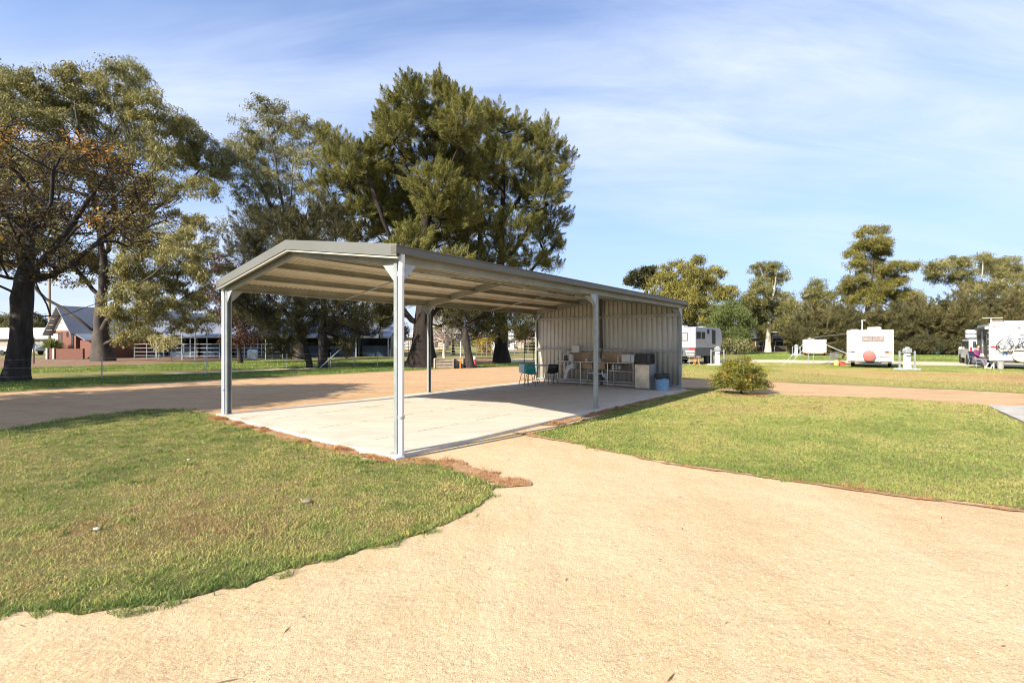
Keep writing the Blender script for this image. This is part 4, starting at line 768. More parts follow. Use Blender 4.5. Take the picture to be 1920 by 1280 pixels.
make_tree('casuarina_tree', 'small crooked casuarina between the two big casuarina trunks', b,
    CL(D, [(870, 585, 34, 18), (905, 600, 28, 16), (850, 610, 18, 8), (925, 625, 14, 8)], 1.5, seed=6), M['casu2'], M['bark_dark'],
    LB_(D, [[(882, 690), (878, 665), (874, 640), (874, 615), (880, 590)], [(874, 630), (868, 615), (855, 610), (838, 614)], [(875, 615), (895, 600), (920, 595)]]), r0=0.24, flare=0.5, sprays=80, per=80, spray_r=0.5, seed=10, tint0=0.3, **cas)
# 5 dark low casuarina clump seen under the roof
D = 31.0
make_tree('casuarina_tree', 'low dark casuarina with upright trunk seen under the shelter roof', at(605, D),
    CL(D, [(600, 575, 50, 26), (650, 590, 42, 30), (640, 560, 40, 22), (560, 560, 40, 22), (610, 610, 40, 20), (680, 600, 26, 26), (540, 425, 36, 26), (585, 420, 40, 30), (620, 405, 30, 24), (560, 460, 50, 28), (640, 450, 36, 28), (600, 500, 50, 30), (660, 630, 24, 14), (700, 575, 20, 18), (500, 420, 30, 22), (655, 650, 16, 18, -1), (640, 620, 34, 16, 2), (575, 600, 34, 22, 2), (690, 625, 18, 16, 2), (620, 640, 26, 10, 2.5)], 2, seed=7), M['casu2'], M['bark_dark'],
    LB_(D, [[(606, 692), (605, 655), (604, 620), (606, 570), (602, 500), (590, 430)], [(605, 620), (640, 590), (665, 575)], [(604, 600), (560, 560), (530, 520)], [(603, 520), (630, 460), (625, 410)]]), r0=0.27, flare=0.35, sprays=640, per=95, spray_r=0.6, seed=11, tint0=0.38, **cas)
D = 31.6
make_tree('casuarina_tree', 'low dark casuarina with three leaning stems beside the leaning pole', at(580, D),
    CL(D, [(520, 590, 40, 22), (480, 570, 36, 22), (550, 620, 34, 18), (470, 430, 30, 26), (455, 470, 34, 30), (500, 470, 40, 32), (470, 520, 44, 26), (440, 560, 26, 18), (530, 520, 40, 26), (530, 650, 22, 14, -1), (500, 600, 36, 18, 2), (470, 590, 30, 18, 2), (510, 625, 30, 14, 2.5), (560, 640, 20, 12, 2), (545, 665, 14, 10, -1), (512, 655, 14, 12, -1)], 2, seed=8), M['casu2'], M['bark_dark'],
    LB_(D, [[(584, 693), (578, 668), (568, 640), (556, 610), (535, 585), (505, 560), (490, 500), (470, 440)], [(580, 686), (570, 672), (552, 660), (535, 645)], [(556, 610), (565, 570), (555, 530)]]), r0=0.19, flare=0.3, sprays=540, per=90, spray_r=0.6, seed=12, tint0=0.36, **cas)
D = 38.0
make_tree('shrub', 'rust brown drooping shrub tree behind the far corner post', at(450, D), CL(D, [(440, 610, 28, 26), (465, 600, 30, 26), (430, 575, 22, 22), (480, 625, 26, 16), (445, 640, 22, 18), (415, 545, 22, 20), (425, 500, 24, 22), (500, 610, 20, 18), (455, 560, 26, 22)], 2, seed=9), M['rust'], M['bark_dark'],
    r0=0.16, sprays=170, per=60, kind='gum', leaf=(0.22, 0.06), spray_r=0.6, seed=13, tint0=0.45, cat='shrub')
# bare and yellow garden trees behind
D = 47.0
make_tree('bare_tree', 'leafless grey twiggy tree behind the timber crates', at(833, D), CL(D, [(835, 625, 34, 28), (810, 635, 22, 20), (860, 630, 22, 22), (835, 600, 22, 14), (795, 610, 16, 14)], 1.5, seed=10), M['rust'], M['bark_white'], r0=0.13, sprays=150, per=4, kind='elm', leaf=(0.1, 0.06), spray_r=0.4, seed=14, twigs=700, twig=0.014, expo=2.6)
D = 75.0
make_tree('yellow_tree', 'rounded yellow autumn tree behind the crooked casuarina', at(908, D), CL(D, [(905, 645, 16, 12), (918, 642, 12, 12), (898, 636, 10, 9), (912, 656, 16, 7), (924, 633, 10, 8)], 1.5, seed=11), M['yellow'], M['bark_dark'], r0=0.15, sprays=90, per=50, kind='elm', leaf=(0.24, 0.16), spray_r=0.5, seed=15, tint0=0.6)
for i, (px, py, rx, ry, lf, lb, t) in enumerate([(745, 625, 16, 26, 'rust', 'bare brownish tree beyond the yards beside the front downpipe post', .6), (720, 600, 18, 26, 'casu2', 'dark leafy tree beside the awning roofed house', .35), (985, 625, 18, 16, 'rust', 'brown leafless tree beside the far edge of the back wall', .7), (1000, 650, 9, 8, 'willow', 'small green bush along the cattle yards', .5), (850, 618, 16, 14, 'rust', 'brown bare crown behind the grey twiggy tree', .65), (700, 625, 18, 14, 'yellow', 'dull orange leaved tree behind the white rail fence', .2), (640, 610, 22, 18, 'rust', 'brown leafless tree behind the dark casuarina trunks', .6)]):
    D = 66 + 6 * (i % 4)
    make_tree('garden_tree', lb, at(px, D), CL(D, [(px, py, rx, ry), (px - rx * .5, py + ry * .4, rx * .6, ry * .6), (px + rx * .5, py + ry * .3, rx * .6, ry * .6)], 1.5, seed=20 + i), M[lf], M['bark_dark'], r0=0.16, sprays=110, per=30, kind='elm', leaf=(0.26, 0.13), spray_r=0.8, seed=16 + i, tint0=t, twigs=250, twig=0.02, group='garden trees far beyond the yards')
# far edge-left trees
for i, (px, D, sp, lf, lb) in enumerate([(-40, 62, [(-30, 150, 50, 40), (0, 130, 22, 20), (5, 185, 25, 60), (-40, 260, 60, 80), (-20, 400, 60, 60)], 'gum2', 'dark gum crown just showing behind the broad gum at the frame edge'), (20, 95, [(0, 605, 30, 18), (30, 615, 25, 14), (55, 610, 16, 14)], 'gum2', 'grey green tree behind the long white shed'), (75, 100, [(72, 612, 16, 14), (60, 600, 12, 12), (82, 622, 14, 8)], 'casu2', 'small dark tree between the white shed and the power pole')]):
    make_tree('gum_tree', lb, at(px, D), CL(D, sp, 3, seed=40 + i), M[lf], M['bark_gum'], r0=0.3, sprays=200, per=50, kind='gum', leaf=(0.42, 0.13), spray_r=1.0, seed=50 + i, step=1.3, twig=0.02)
# ---- right background
def far_tree(px, D, spec, lf, bk, lb, per=66, sprays=260, kind='gum', leaf=(0.33, 0.10), sr=0.80, seed=0, r0=0.4, tint0=0.5, dy=3, limbs=(), name='gum_tree', group='trees beyond the camp ground'):
    make_tree(name, lb, at(px, D), CL(D, spec, dy, seed=seed), M[lf], M[bk], limbs=LB_(D, limbs) if limbs else (), r0=r0, sprays=sprays, per=per, kind=kind, leaf=leaf, spray_r=sr, seed=seed, step=1.4, twig=0.025, tint0=tint0, sides=7, group=group)
far_tree(1205, 92, [(1200, 520, 20, 10), (1215, 506, 14, 7), (1180, 528, 12, 5), (1225, 520, 14, 10), (1205, 535, 18, 6), (1190, 512, 8, 4)], 'casu2', 'bark_dark', 'dark flat topped tree peeking over the shelter roof', sprays=130, kind='elm', leaf=(0.4, 0.2), seed=61, tint0=0.25, sr=0.8)
far_tree(1300, 76, [(1240, 530, 24, 22), (1265, 505, 26, 18), (1290, 540, 34, 30), (1307, 495, 15, 16), (1305, 520, 24, 22), (1340, 515, 18, 16), (1330, 545, 28, 22), (1250, 570, 28, 26), (1230, 555, 14, 18), (1310, 580, 30, 26), (1370, 545, 16, 12), (1280, 600, 26, 22), (1235, 600, 20, 22), (1355, 555, 20, 16), (1290, 560, 24, 22), (1260, 545, 22, 20)], 'gold_gum', 'bark_gum', 'bushy golden green gum behind the off-road caravan', sprays=620, per=95, seed=62, tint0=0.5, dy=4,
    limbs=[[(1300, 662), (1300, 620), (1302, 570), (1306, 520), (1308, 490)], [(1300, 620), (1260, 570), (1250, 530)], [(1301, 600), (1330, 560), (1350, 530)]])
far_tree(1355, 70, [(1335, 600, 26, 26), (1360, 590, 26, 24), (1385, 600, 24, 24), (1350, 625, 28, 24), (1385, 635, 22, 22), (1375, 575, 18, 14), (1400, 615, 18, 24)], 'willow', 'bark_dark', 'soft green drooping tree beside the off-road caravan', sprays=320, per=60, kind='gum', leaf=(0.34, 0.09), seed=63, r0=0.3)
far_tree(1372, 66, [(1375, 640, 26, 16), (1355, 648, 16, 12), (1395, 648, 20, 10)], 'gum2', 'bark_gum', 'grey scrub with bare leaning stems by the gravel road', sprays=150, per=24, seed=64, r0=0.2, tint0=0.55, limbs=[[(1378, 664), (1385, 650), (1398, 635), (1408, 620)], [(1380, 660), (1378, 640), (1380, 620)]])
far_tree(1440, 80, [(1424, 506, 14, 14), (1452, 502, 16, 12), (1466, 520, 14, 12), (1445, 525, 18, 14), (1422, 528, 10, 10), (1425, 555, 24, 20), (1462, 560, 22, 16), (1445, 585, 34, 22), (1480, 575, 20, 14), (1415, 590, 20, 26), (1435, 620, 30, 20), (1475, 610, 22, 18), (1400, 565, 12, 18)], 'gum', 'bark_white', 'double headed gum tree with a white lower trunk', sprays=480, per=95, seed=65, tint0=0.5, dy=3,
    limbs=[[(1438, 662), (1440, 640), (1442, 600), (1444, 560), (1432, 520), (1424, 500)], [(1444, 570), (1452, 540), (1456, 505)], [(1442, 610), (1465, 580), (1480, 565)]])
far_tree(1535, 80, [(1532, 535, 14, 12), (1525, 550, 20, 14), (1545, 560, 20, 16), (1520, 575, 20, 18), (1548, 590, 24, 20)], 'gum', 'bark_gum', 'modest gum crown between the white trunked and the tallest gum', sprays=260, per=50, seed=66, tint0=0.5)
far_tree(1630, 80, [(1625, 432, 14, 9), (1648, 432, 14, 9), (1612, 440, 7, 8), (1640, 455, 26, 14), (1655, 460, 16, 18), (1622, 465, 22, 12), (1600, 475, 16, 10), (1628, 490, 30, 14), (1655, 475, 16, 12), (1605, 495, 16, 10), (1635, 508, 26, 12), (1680, 500, 22, 12), (1705, 500, 16, 9), (1720, 497, 9, 6), (1665, 515, 22, 10), (1610, 530, 28, 16), (1590, 550, 22, 20), (1645, 540, 30, 16), (1680, 530, 22, 14), (1620, 560, 34, 22), (1680, 560, 26, 20), (1705, 560, 20, 18)], 'gold_gum', 'bark_gum', 'tallest gum tree standing behind the white caravan', sprays=620, per=100, seed=67, tint0=0.45, dy=2.5,
    limbs=[[(1632, 662), (1630, 620), (1628, 580), (1632, 540), (1635, 500), (1638, 460), (1635, 435)], [(1633, 540), (1660, 515), (1700, 500), (1722, 497)], [(1631, 560), (1605, 540), (1590, 530)], [(1636, 490), (1610, 478), (1596, 474)], [(1600, 560), (1590, 530), (1597, 508)]])
far_tree(1800, 82, [(1745, 505, 14, 12), (1765, 500, 16, 13), (1790, 492, 20, 10), (1810, 500, 18, 14), (1840, 488, 14, 14), (1850, 505, 14, 16), (1760, 520, 22, 12), (1800, 520, 26, 14), (1870, 500, 16, 12), (1895, 492, 16, 12), (1905, 510, 22, 14), (1880, 520, 22, 14), (1825, 540, 26, 16), (1870, 545, 30, 18), (1920, 530, 20, 22), (1945, 510, 20, 20), (1940, 560, 30, 30)], 'gum', 'bark_white', 'wide many topped gum above the caravan with bicycles', sprays=560, per=95, seed=68, tint0=0.56, dy=3,
    limbs=[[(1830, 664), (1828, 610), (1825, 560), (1810, 520), (1790, 495)], [(1826, 570), (1840, 530), (1843, 490)], [(1827, 590), (1870, 540), (1895, 500)], [(1815, 530), (1775, 515), (1748, 505)]])
cp = [(1500, 600), (1530, 585), (1560, 575), (1588, 580), (1618, 590), (1648, 580), (1678, 572), (1708, 560), (1738, 572), (1770, 565), (1800, 548), (1830, 560), (1862, 548), (1895, 552), (1925, 560), (1960, 550)]
cpl = ['behind the brick house', 'right above the camper trailer', 'over the trailer awning poles', 'at the near side of the white caravan', 'over the white caravan roof vent', 'directly behind the white caravan', 'over the dark side of the white caravan', 'above the power pedestal near the white caravan', 'over the green mesh fence', 'midway along the green mesh fence', 'tallest of the row by the green mesh fence', 'above the seated person', 'over the roof rack of the four wheel drive', 'above the caravan with bicycles', 'behind the bicycle caravan at the frame edge', 'last of the row beyond the frame edge']
for i, ((px, ty), l) in enumerate(zip(cp, cpl)):
    D = 66 + (i * 7 % 5); hh = 662 - ty
    far_tree(px, D, [(px, ty + hh * .12, 9, hh * .13), (px + 2, ty + hh * .32, 17, hh * .18), (px - 5, ty + hh * .5, 20, hh * .2), (px + 8, ty + hh * .6, 18, hh * .2), (px, ty + hh * .8, 23, hh * .2)], 'casu2', 'bark_dark', 'dull green casuarina ' + l, sprays=230, per=80, kind='casu', leaf=(0.55, 0.065), sr=0.95, seed=80 + i, r0=0.2, tint0=0.66 + 0.1 * ((i * 5) % 3 - 1), dy=1.5, name='casuarina_tree', group='casuarina row beyond the camp ground')
for i, (px, rx, ry, l) in enumerate([(1730, 20, 16, 'round dull shrub at the near end of the green mesh fence'), (1790, 24, 12, 'low spreading shrub in front of the middle of the green mesh fence'), (1690, 12, 8, 'small dark shrub behind the power pedestal')]):
    far_tree(px, 61, [(px, 662 - ry, rx, ry), (px + rx * .5, 660 - ry * .6, rx * .6, ry * .6), (px - rx * .5, 660 - ry * .7, rx * .6, ry * .6)], 'casu2', 'bark_dark', l, sprays=90, per=60, kind='elm', leaf=(0.3, 0.1), sr=0.6, seed=110 + i, r0=0.1, tint0=0.4, dy=0.6, name='shrub', group='shrubs by the mesh fence')
# far wood closing the horizon
def wood(name, px0, px1, D, ztop, m, seed, n, lf=(1.2, 0.5)):
    rs = np.random.RandomState(seed); x = rs.uniform((px0 - 960) / F * D, (px1 - 960) / F * D, n); y = D + rs.uniform(-5, 5, n)
    top = ztop * (0.55 + 0.75 * vnoise(x, y, 7, seed)); z = top * rs.rand(n) ** 0.7
    v = leaf_quads(np.c_[x, y, z], rs.normal(size=(n, 3)), rs.normal(size=(n, 3)), lf[0] * rs.uniform(.6, 1.3, n), lf[1] * rs.uniform(.6, 1.3, n)); v[..., 2] = np.maximum(v[..., 2], 0)
    return tag(mesh_np(name, v.reshape(-1, 3), np.arange(n * 4).reshape(-1, 4), m, tint=0.4 + 0.4 * (vnoise(x, y, 5, seed + 1) - .5) + rs.normal(0, .15, n)), kind='stuff')
wood('far_woods', 1180, 2200, 96, 9.0, M['gum2'], 91, 34000, (0.7, 0.32))
wood('far_woods', 380, 1160, 175, 8, M['gum2'], 92, 16000)
wood('far_woods', -700, 420, 190, 9, M['gum2'], 93, 16000)

# the round bush at the corner
D = gd(738); D = 15.6
make_tree('garden_bush', 'round yellow green bush with a few red tips by the corner of the lawn', at(1390, D), CL(D, [(1390, 693, 28, 14), (1372, 688, 16, 12), (1408, 694, 18, 14), (1390, 712, 34, 15), (1416, 710, 15, 12), (1362, 710, 20, 18), (1375, 725, 24, 10), (1410, 726, 26, 10), (1390, 700, 40, 22), (1385, 682, 24, 10), (1390, 722, 38, 14), (1350, 724, 14, 12), (1430, 726, 14, 10), (1404, 674, 8, 6), (1366, 678, 8, 6), (1390, 733, 34, 8), (1345, 718, 8, 8), (1432, 720, 8, 8), (1400, 730, 20, 6)], 0.35, seed=30, squash=2.0), M['bushl'], M['bark_dark'],
    limbs=LB_(D, [[(1388, 742), (1390, 728), (1390, 700)], [(1389, 738), (1375, 720), (1365, 705)], [(1389, 738), (1408, 720), (1418, 700)]]), r0=0.035, flare=0.1, sprays=560, per=28, kind='elm', leaf=(0.062, 0.028), spray_r=0.13, seed=31, twig=0.004, step=0.15, tint0=0.58, sides=5, cat='bush', expo=2.0)
#@@OBJECTS
# ------------------------------------------------------------------ vehicles and camp ground
def frame(x, y, head): return (x, y, 0), R(90 - head)
def wheel(parent, x, y, r=0.34, w_=0.2, side=1, rim='white', name='wheel'):
    m = MB(); n = 22; m.lathe([(r * .62, -w_ / 2), (r * .9, -w_ / 2), (r, -w_ * .32), (r, w_ * .32), (r * .9, w_ / 2), (r * .62, w_ / 2)], n=n)
    o = m.build(name, M['rubber'], parent, smooth=True, loc=(x, y, r)); o.rotation_euler = (R(90), 0, 0)
    rm = MB(); rm.lathe([(r * .63, -w_ * .42), (r * .5, -w_ * .34), (r * .2, -w_ * .40), (r * .2, w_ * .40), (r * .5, w_ * .34), (r * .63, w_ * .42)], n=16); rm.build('rim', M[rim], o, smooth=True)
    return o
def rounded_body(L, W, z0, z1, nose=0.5, tail=0.12):
    pts = [(0, z0), (-0.0, z0 + 0.02), (0.0, z1 - tail), (tail, z1), (L - nose * 1.2, z1), (L - nose * .4, z1 - nose * .3), (L, z1 - nose * 1.3), (L, z0 + nose * .9), (L - nose * .5, z0)]
    m = MB(); m.prism([(x, -W / 2, z) for x, z in pts], (0, W, 0)); return m
M['car_white'] = mat('white_caravan_skin', (0.66, 0.66, 0.65), 0.3, 0, 0.03, 1.2, coat=0.3)
M['car_silver'] = mat('silver_caravan_skin', (0.40, 0.41, 0.46), 0.35, 0.1, 0.04, 1.2, coat=0.2)
M['checker'] = mat('dark_checker_plate', (0.10, 0.105, 0.115), 0.5, 0.3, 0.2, 10)
M['amber'] = mat('amber_lens', (0.75, 0.30, 0.04), 0.25, 0, 0.05); M['redl'] = mat('red_lens', (0.55, 0.03, 0.03), 0.25, 0, 0.05)
M['pinkstripe'] = mat('salmon_stripe', (0.62, 0.34, 0.28), 0.4, 0, 0.05); M['yellowp'] = mat('yellow_stripe', (0.80, 0.62, 0.12), 0.4, 0, 0.05)
M['bluep'] = mat('blue_decal', (0.04, 0.12, 0.42), 0.4, 0, 0.1); M['redcover'] = mat('faded_red_cover', (0.50, 0.10, 0.09), 0.6, 0, 0.12, 4)
M['beige'] = mat('beige_cover', (0.62, 0.52, 0.42), 0.6, 0, 0.15, 3); M['canvas'] = mat('grey_canvas', (0.17, 0.17, 0.16), 0.85, 0, 0.2, 4)

# white caravan with a red spare wheel cover (rear turned to us)
loc, rz = frame(23.4, 31.2, 38.6)
cv = empty('caravan', loc, rz, 'white caravan with a red spare wheel cover beside a power pedestal', 'caravan')
bd = rounded_body(5.4, 2.45, 0.46, 2.50, 0.6, 0.10).build('body', M['car_white'], cv, bevel=0.03)
MB().box((0.1, 0, 0.40), (0.12, 2.3, 0.08)).build('chassis', M['dark'], cv); MB().box((2.7, 0, 0.38), (5.0, 1.2, 0.12)).build('chassis', M['dark'], cv)
f = MB().box((-0.012, -0.17, 1.92), (0.03, 1.12, 0.38)).build('window_frame', M['dark'], cv, bevel=0.01); MB().box((-0.03, -0.17, 1.92), (0.01, 1.06, 0.32)).build('pane', mat('brown_tinted_pane', (0.24, 0.20, 0.19), 0.15, 0, 0.3, 3), f); MB().box((-0.038, -0.14, 1.92), (0.008, 0.03, 0.32)).build('mullion', M['dark'], f)
m = MB().lathe([(0.33, -0.11), (0.34, -0.08), (0.34, 0.08), (0.29, 0.11), (0.0, 0.12)], n=28); sp = m.build('spare_wheel_cover', M['redcover'], cv, smooth=True, loc=(-0.16, 0.02, 0.82)); sp.rotation_euler = (0, R(-90), 0)
for s_ in (1, -1):
    t = MB().box((-0.02, s_ * 0.98 + 0.09, 1.06), (0.03, 0.19, 0.11)).build('tail_light', M['amber'] if s_ > 0 else M['redl'], cv); MB().box((-0.02, s_ * 0.98 - 0.10, 1.06), (0.03, 0.18, 0.11)).build('tail_light', M['redl'] if s_ > 0 else M['amber'], cv)
    MB().box((-0.01, s_ * 1.08, 2.36), (0.03, 0.09, 0.04)).build('marker_light', M['dark'], cv); MB().bar((-0.03, s_ * 0.5, 0.40), (-0.03, s_ * 0.5, 0.88), 0.04).build('bumper_strut', M['galv'], cv)
    wheel(cv, 2.3, s_ * 1.02)
for a, b in ((-1.2, -0.42), (0.42, 1.2)): MB().box((-0.006, (a + b) / 2, 0.74), (0.014, b - a, 0.045)).build('dark_stripe', M['dark'], cv)
MB().box((-0.03, 0, 0.56), (0.05, 2.2, 0.05)).build('bumper_bar', M['white'], cv)
MB().box((1.2, -0.22, 2.60), (0.9, 0.75, 0.20)).build('roof_hatch', M['white'], cv, bevel=0.06); MB().box((1.0, 0.85, 2.53), (0.5, 0.4, 0.08)).build('roof_vent', M['white'], cv, bevel=0.03)
mast = MB().cyl((0.7, 0.42, 2.45), (0.7, 0.42, 3.15), 0.03).build('antenna_mast', M['white'], cv); MB().box((0.7, 0.36, 3.16), (0.06, 0.26, 0.03)).build('antenna', M['white'], mast)
for y0, z, col_, k in ((1.05, 1.86, 'dark', 9), (-0.72, 1.27, 'yellowp', 6)):      # small scrawled decals
    pts = [(-0.008, y0 - 0.045 * i, z + (0.028 if i % 2 else -0.02) * (1 if i % 3 else 0.4)) for i in range(k)]
    MB().tube(pts, 0.008, 5).build('decal', M[col_], cv)
aw = MB(); aw.cyl((1.2, 1.27, 2.30), (4.2, 1.27, 2.30), 0.06)
awo = aw.build('awning', M['canvas'], cv, smooth=True)
MB().prism([(1.2, 1.3, 2.32), (1.2, 3.5, 2.02), (1.2, 3.5, 2.0), (1.2, 1.3, 2.30)], (3.0, 0, 0)).build('awning_canvas', M['canvas'], awo)
for x in (1.2, 4.2):
    MB().cyl((x, 1.26, 0.9), (x, 3.5, 2.0), 0.022).build('awning_arm', M['galv'], awo); MB().cyl((x, 3.5, 2.0), (x, 3.6, 0.0), 0.022).build('awning_pole', M['galv'], awo); MB().cyl((x - 0.05, 3.5, 2.02), (x - 0.8, 5.1, 0.0), 0.012).build('guy_rope', M['pvc'], awo)
MB().cyl((1.2, 3.5, 2.01), (4.2, 3.5, 2.01), 0.03).build('awning_rail', M['dark'], awo)
# things under the awning
def camp_chair(loc, rz, label, fab, cat='camp chair'):
    c = empty('camp_chair', loc, rz, label, cat)
    for sx in (-1, 1):
        for sy in (-1, 1): MB().cyl((sx * 0.22, sy * 0.24, 0), (sx * -0.05, sy * 0.26, 0.5), 0.012).build('leg', M['galv'], c)
        MB().cyl((-0.2, sx * 0.26, 0.45), (-0.35, sx * 0.26, 0.95), 0.012).build('back_post', M['galv'], c)
    MB().box((0, 0, 0.46), (0.46, 0.5, 0.02)).build('seat', fab, c); MB().prism([(-0.2, -0.25, 0.48), (-0.36, -0.25, 0.95), (-0.38, -0.25, 0.95), (-0.22, -0.25, 0.48)], (0, 0.5, 0)).build('backrest', fab, c)
    return c
camp_chair(at(1562, 35.5), R(70), 'dark camp chair under the awning of the white caravan', M['canvas'])
camp_chair(at(1574, 36.5), R(160), 'red camp chair deep under the awning of the white caravan', M['red'])
gb = empty('gas_bottle', at(1568, 34.2), 0, 'yellow topped gas bottle on the grass beside the white caravan', 'gas bottle')
MB().lathe([(0.10, 0), (0.15, 0.05), (0.15, 0.32), (0.08, 0.42)], n=16).build('tank', M['yellowp'], gb, smooth=True); MB().lathe([(0.07, 0.42), (0.07, 0.50)], n=10).build('collar', M['dark'], gb)
tag(MB().box((0, 0, 0.15), (0.5, 0.35, 0.3)).build('cool_box', M['redcover'], loc=at(1576, 34.6), bevel=0.03), 'red cool box on the grass close to the white caravan', 'cool box')

# off-road caravan half hidden by the shelter
loc, rz = frame(12.75, 36.3, 39.5)
ca = empty('caravan', loc, rz, 'grey off-road caravan with dark lower panels behind the shelter corner', 'caravan')
rounded_body(6.6, 2.42, 1.28, 2.84, 0.5, 0.08).build('body', M['car_silver'], ca, bevel=0.03); m = MB(); m.box((3.1, 0, 0.95), (6.2, 2.38, 0.66)); m.build('lower_panel', M['checker'], ca, bevel=0.02)
MB().box((-0.012, 0, 2.06), (0.02, 2.36, 1.46)).build('rear_panel', M['car_silver'], ca); MB().box((3, 0, 0.52), (5.4, 1.1, 0.2)).build('chassis', M['dark'], ca)
def side_window(par, x, z, w_, h_, y):
    f = MB().box((x, y, z), (w_, 0.03, h_)).build('window_frame', M['dark'], par, bevel=0.008); MB().box((x, y - 0.02 if y < 0 else y + 0.02, z), (w_ - 0.08, 0.01, h_ - 0.08)).build('pane', M['glass'], f)
for x, z, w_, h_ in ((0.65, 2.22, 0.95, 0.55), (1.75, 2.22, 0.8, 0.55), (2.95, 2.55, 0.5, 0.4), (4.35, 2.1, 0.85, 1.15), (3.95, 2.68, 0.25, 0.14)): side_window(ca, x, z, w_, h_, -1.215)
f = MB().box((-0.03, 0.2, 2.1), (0.03, 1.7, 0.62)).build('window_frame', M['dark'], ca, bevel=0.01); MB().box((-0.05, 0.2, 2.1), (0.012, 1.6, 0.52)).build('pane', mat('grey_blind_pane', (0.30, 0.31, 0.33), 0.25), f)
MB().prism([(0.05, -1.222, 1.76), (2.3, -1.222, 1.76), (2.6, -1.222, 1.50), (6.2, -1.222, 1.50), (6.2, -1.222, 1.57), (2.66, -1.222, 1.57), (2.34, -1.222, 1.83), (0.05, -1.222, 1.83)], (0, -0.006, 0)).build('side_stripe', M['pinkstripe'], ca)
MB().box((-0.03, -0.93, 1.22), (0.03, 0.42, 0.11)).build('tail_light', M['redl'], ca); MB().box((-0.03, -0.80, 1.02), (0.03, 0.66, 0.12)).build('rear_plate', M['white'], ca); MB().box((-0.03, -0.82, 0.80), (0.03, 0.6, 0.1)).build('rear_plate', M['white'], ca)
for x in (3.2, 4.1):
    for s_ in (1, -1): wheel(ca, x, s_ * 1.0, 0.38, 0.24, rim='dark')
sw2 = MB(); sw2.lathe([(0.2, -0.11), (0.34, -0.11), (0.38, -0.06), (0.38, 0.06), (0.34, 0.11), (0.2, 0.11)], n=24); so_ = sw2.build('spare_wheel', M['rubber'], ca, smooth=True, loc=(-0.2, 0.15, 1.05)); so_.rotation_euler = (0, R(90), 0); MB().lathe([(0.2, -0.08), (0.05, -0.1), (0.05, 0.1), (0.2, 0.08)], n=16).build('rim', M['white'], so_, smooth=True)
MB().box((0.9, 0.3, 2.91), (1.0, 0.9, 0.16)).build('roof_hatch', M['car_white'], ca, bevel=0.05); MB().box((3.4, -0.5, 2.88), (0.7, 0.5, 0.09)).build('roof_hatch', M['car_white'], ca, bevel=0.03)
m = MB(); m.cyl((-0.02, 0.3, 2.55), (-0.02, 0.3, 2.551), 0.01); m.box((-0.03, -0.82, 2.62), (0.02, 0.2, 0.07)); m.build('marker_light', M['amber'], ca)

# small camper trailer
loc, rz = frame(*(at(1527, 58.0)[:2]), 34)
ct = empty('camper_trailer', loc, rz, 'small low white box trailer by the far gravel road', 'trailer')
pts = [(0.05, 0.35), (0, 0.5), (0, 1.95), (0.08, 2.02), (3.0, 2.02), (3.1, 1.95), (3.1, 0.5), (3.0, 0.35)]
MB().prism([(x, -1.22, z) for x, z in pts], (0, 2.44, 0)).build('body', M['car_white'], ct, bevel=0.05)
MB().box((-0.008, 0, 1.62), (0.012, 2.3, 0.04)).build('lid_seam', M['galv'], ct); MB().box((-0.02, -0.05, 1.68), (0.02, 0.42, 0.05)).build('decal', M['yellowp'], ct)
for s_ in (1, -1): wheel(ct, 1.5, s_ * 1.0, 0.3, 0.18); MB().box((-0.01, s_ * 1.05, 0.42), (0.03, 0.2, 0.08)).build('tail_light', M['redl'], ct)
MB().bar((3.1, 0, 0.42), (4.2, 0, 0.42), 0.08).build('drawbar', M['dark'], ct); MB().box((1.5, 0, 0.36), (2.6, 1.2, 0.12)).build('chassis', M['dark'], ct)

# caravan with bicycles
loc, rz = frame(31.0, 29.3, 38.6)
cc = empty('caravan', loc, rz, 'white caravan with two bicycles racked on its rear', 'caravan')
rounded_body(6.0, 2.4, 0.56, 2.86, 0.6, 0.08).build('body', M['car_white'], cc, bevel=0.03)
m = MB(); m.box((2.75, 1.205, 1.6), (5.3, 0.012, 1.9)); m.build('shade_panel', mat('shaded_side_skin', (0.07, 0.072, 0.08), 0.4, 0.1, 0.25, 2), cc)  # dark sheet: shade of the barely sunlit side painted as colour
MB().box((0.06, 0, 0.52), (0.14, 2.38, 0.10)).build('bumper_bar', M['dark'], cc); MB().box((3, 0, 0.48), (5, 1.1, 0.14)).build('chassis', M['dark'], cc)
awc = MB().cyl((0.3, 1.30, 2.62), (5.2, 1.30, 2.62), 0.085).build('awning_roll', M['dark'], cc, smooth=True); MB().box((0.28, 1.28, 2.62), (0.06, 0.16, 0.18)).build('awning_cap', M['white'], awc)
for x, z, w_, h_ in ((1.2, 1.9, 1.0, 0.6), (4.2, 1.9, 1.0, 0.6)): side_window(cc, x, z, w_, h_, 1.225)
dr = MB().box((2.7, 1.222, 1.55), (0.65, 0.03, 1.75)).build('door', mat('caravan_door', (0.30, 0.31, 0.33), 0.4), cc, bevel=0.01); MB().box((2.45, 1.245, 1.5), (0.04, 0.02, 0.12)).build('handle', M['white'], dr)
for z in (2.3, 1.9, 1.45, 1.25, 0.85): MB().box((0.22, 1.22, z), (0.12, 0.03, 0.07)).build('side_fitting', M['white'], cc)
MB().box((-0.02, 0.93, 1.40), (0.03, 0.42, 0.10)).build('tail_light', M['redl'], cc); MB().box((-0.02, -0.93, 1.40), (0.03, 0.42, 0.10)).build('tail_light', M['redl'], cc)
for z in (0.98, 1.07): MB().box((-0.006, 0.88, z), (0.012, 0.55, 0.022)).build('stripe', M['yellowp'], cc)
MB().box((-0.008, 0.50, 0.92), (0.014, 0.34, 0.30)).build('decal_panel', M['white'], cc)
m = MB()
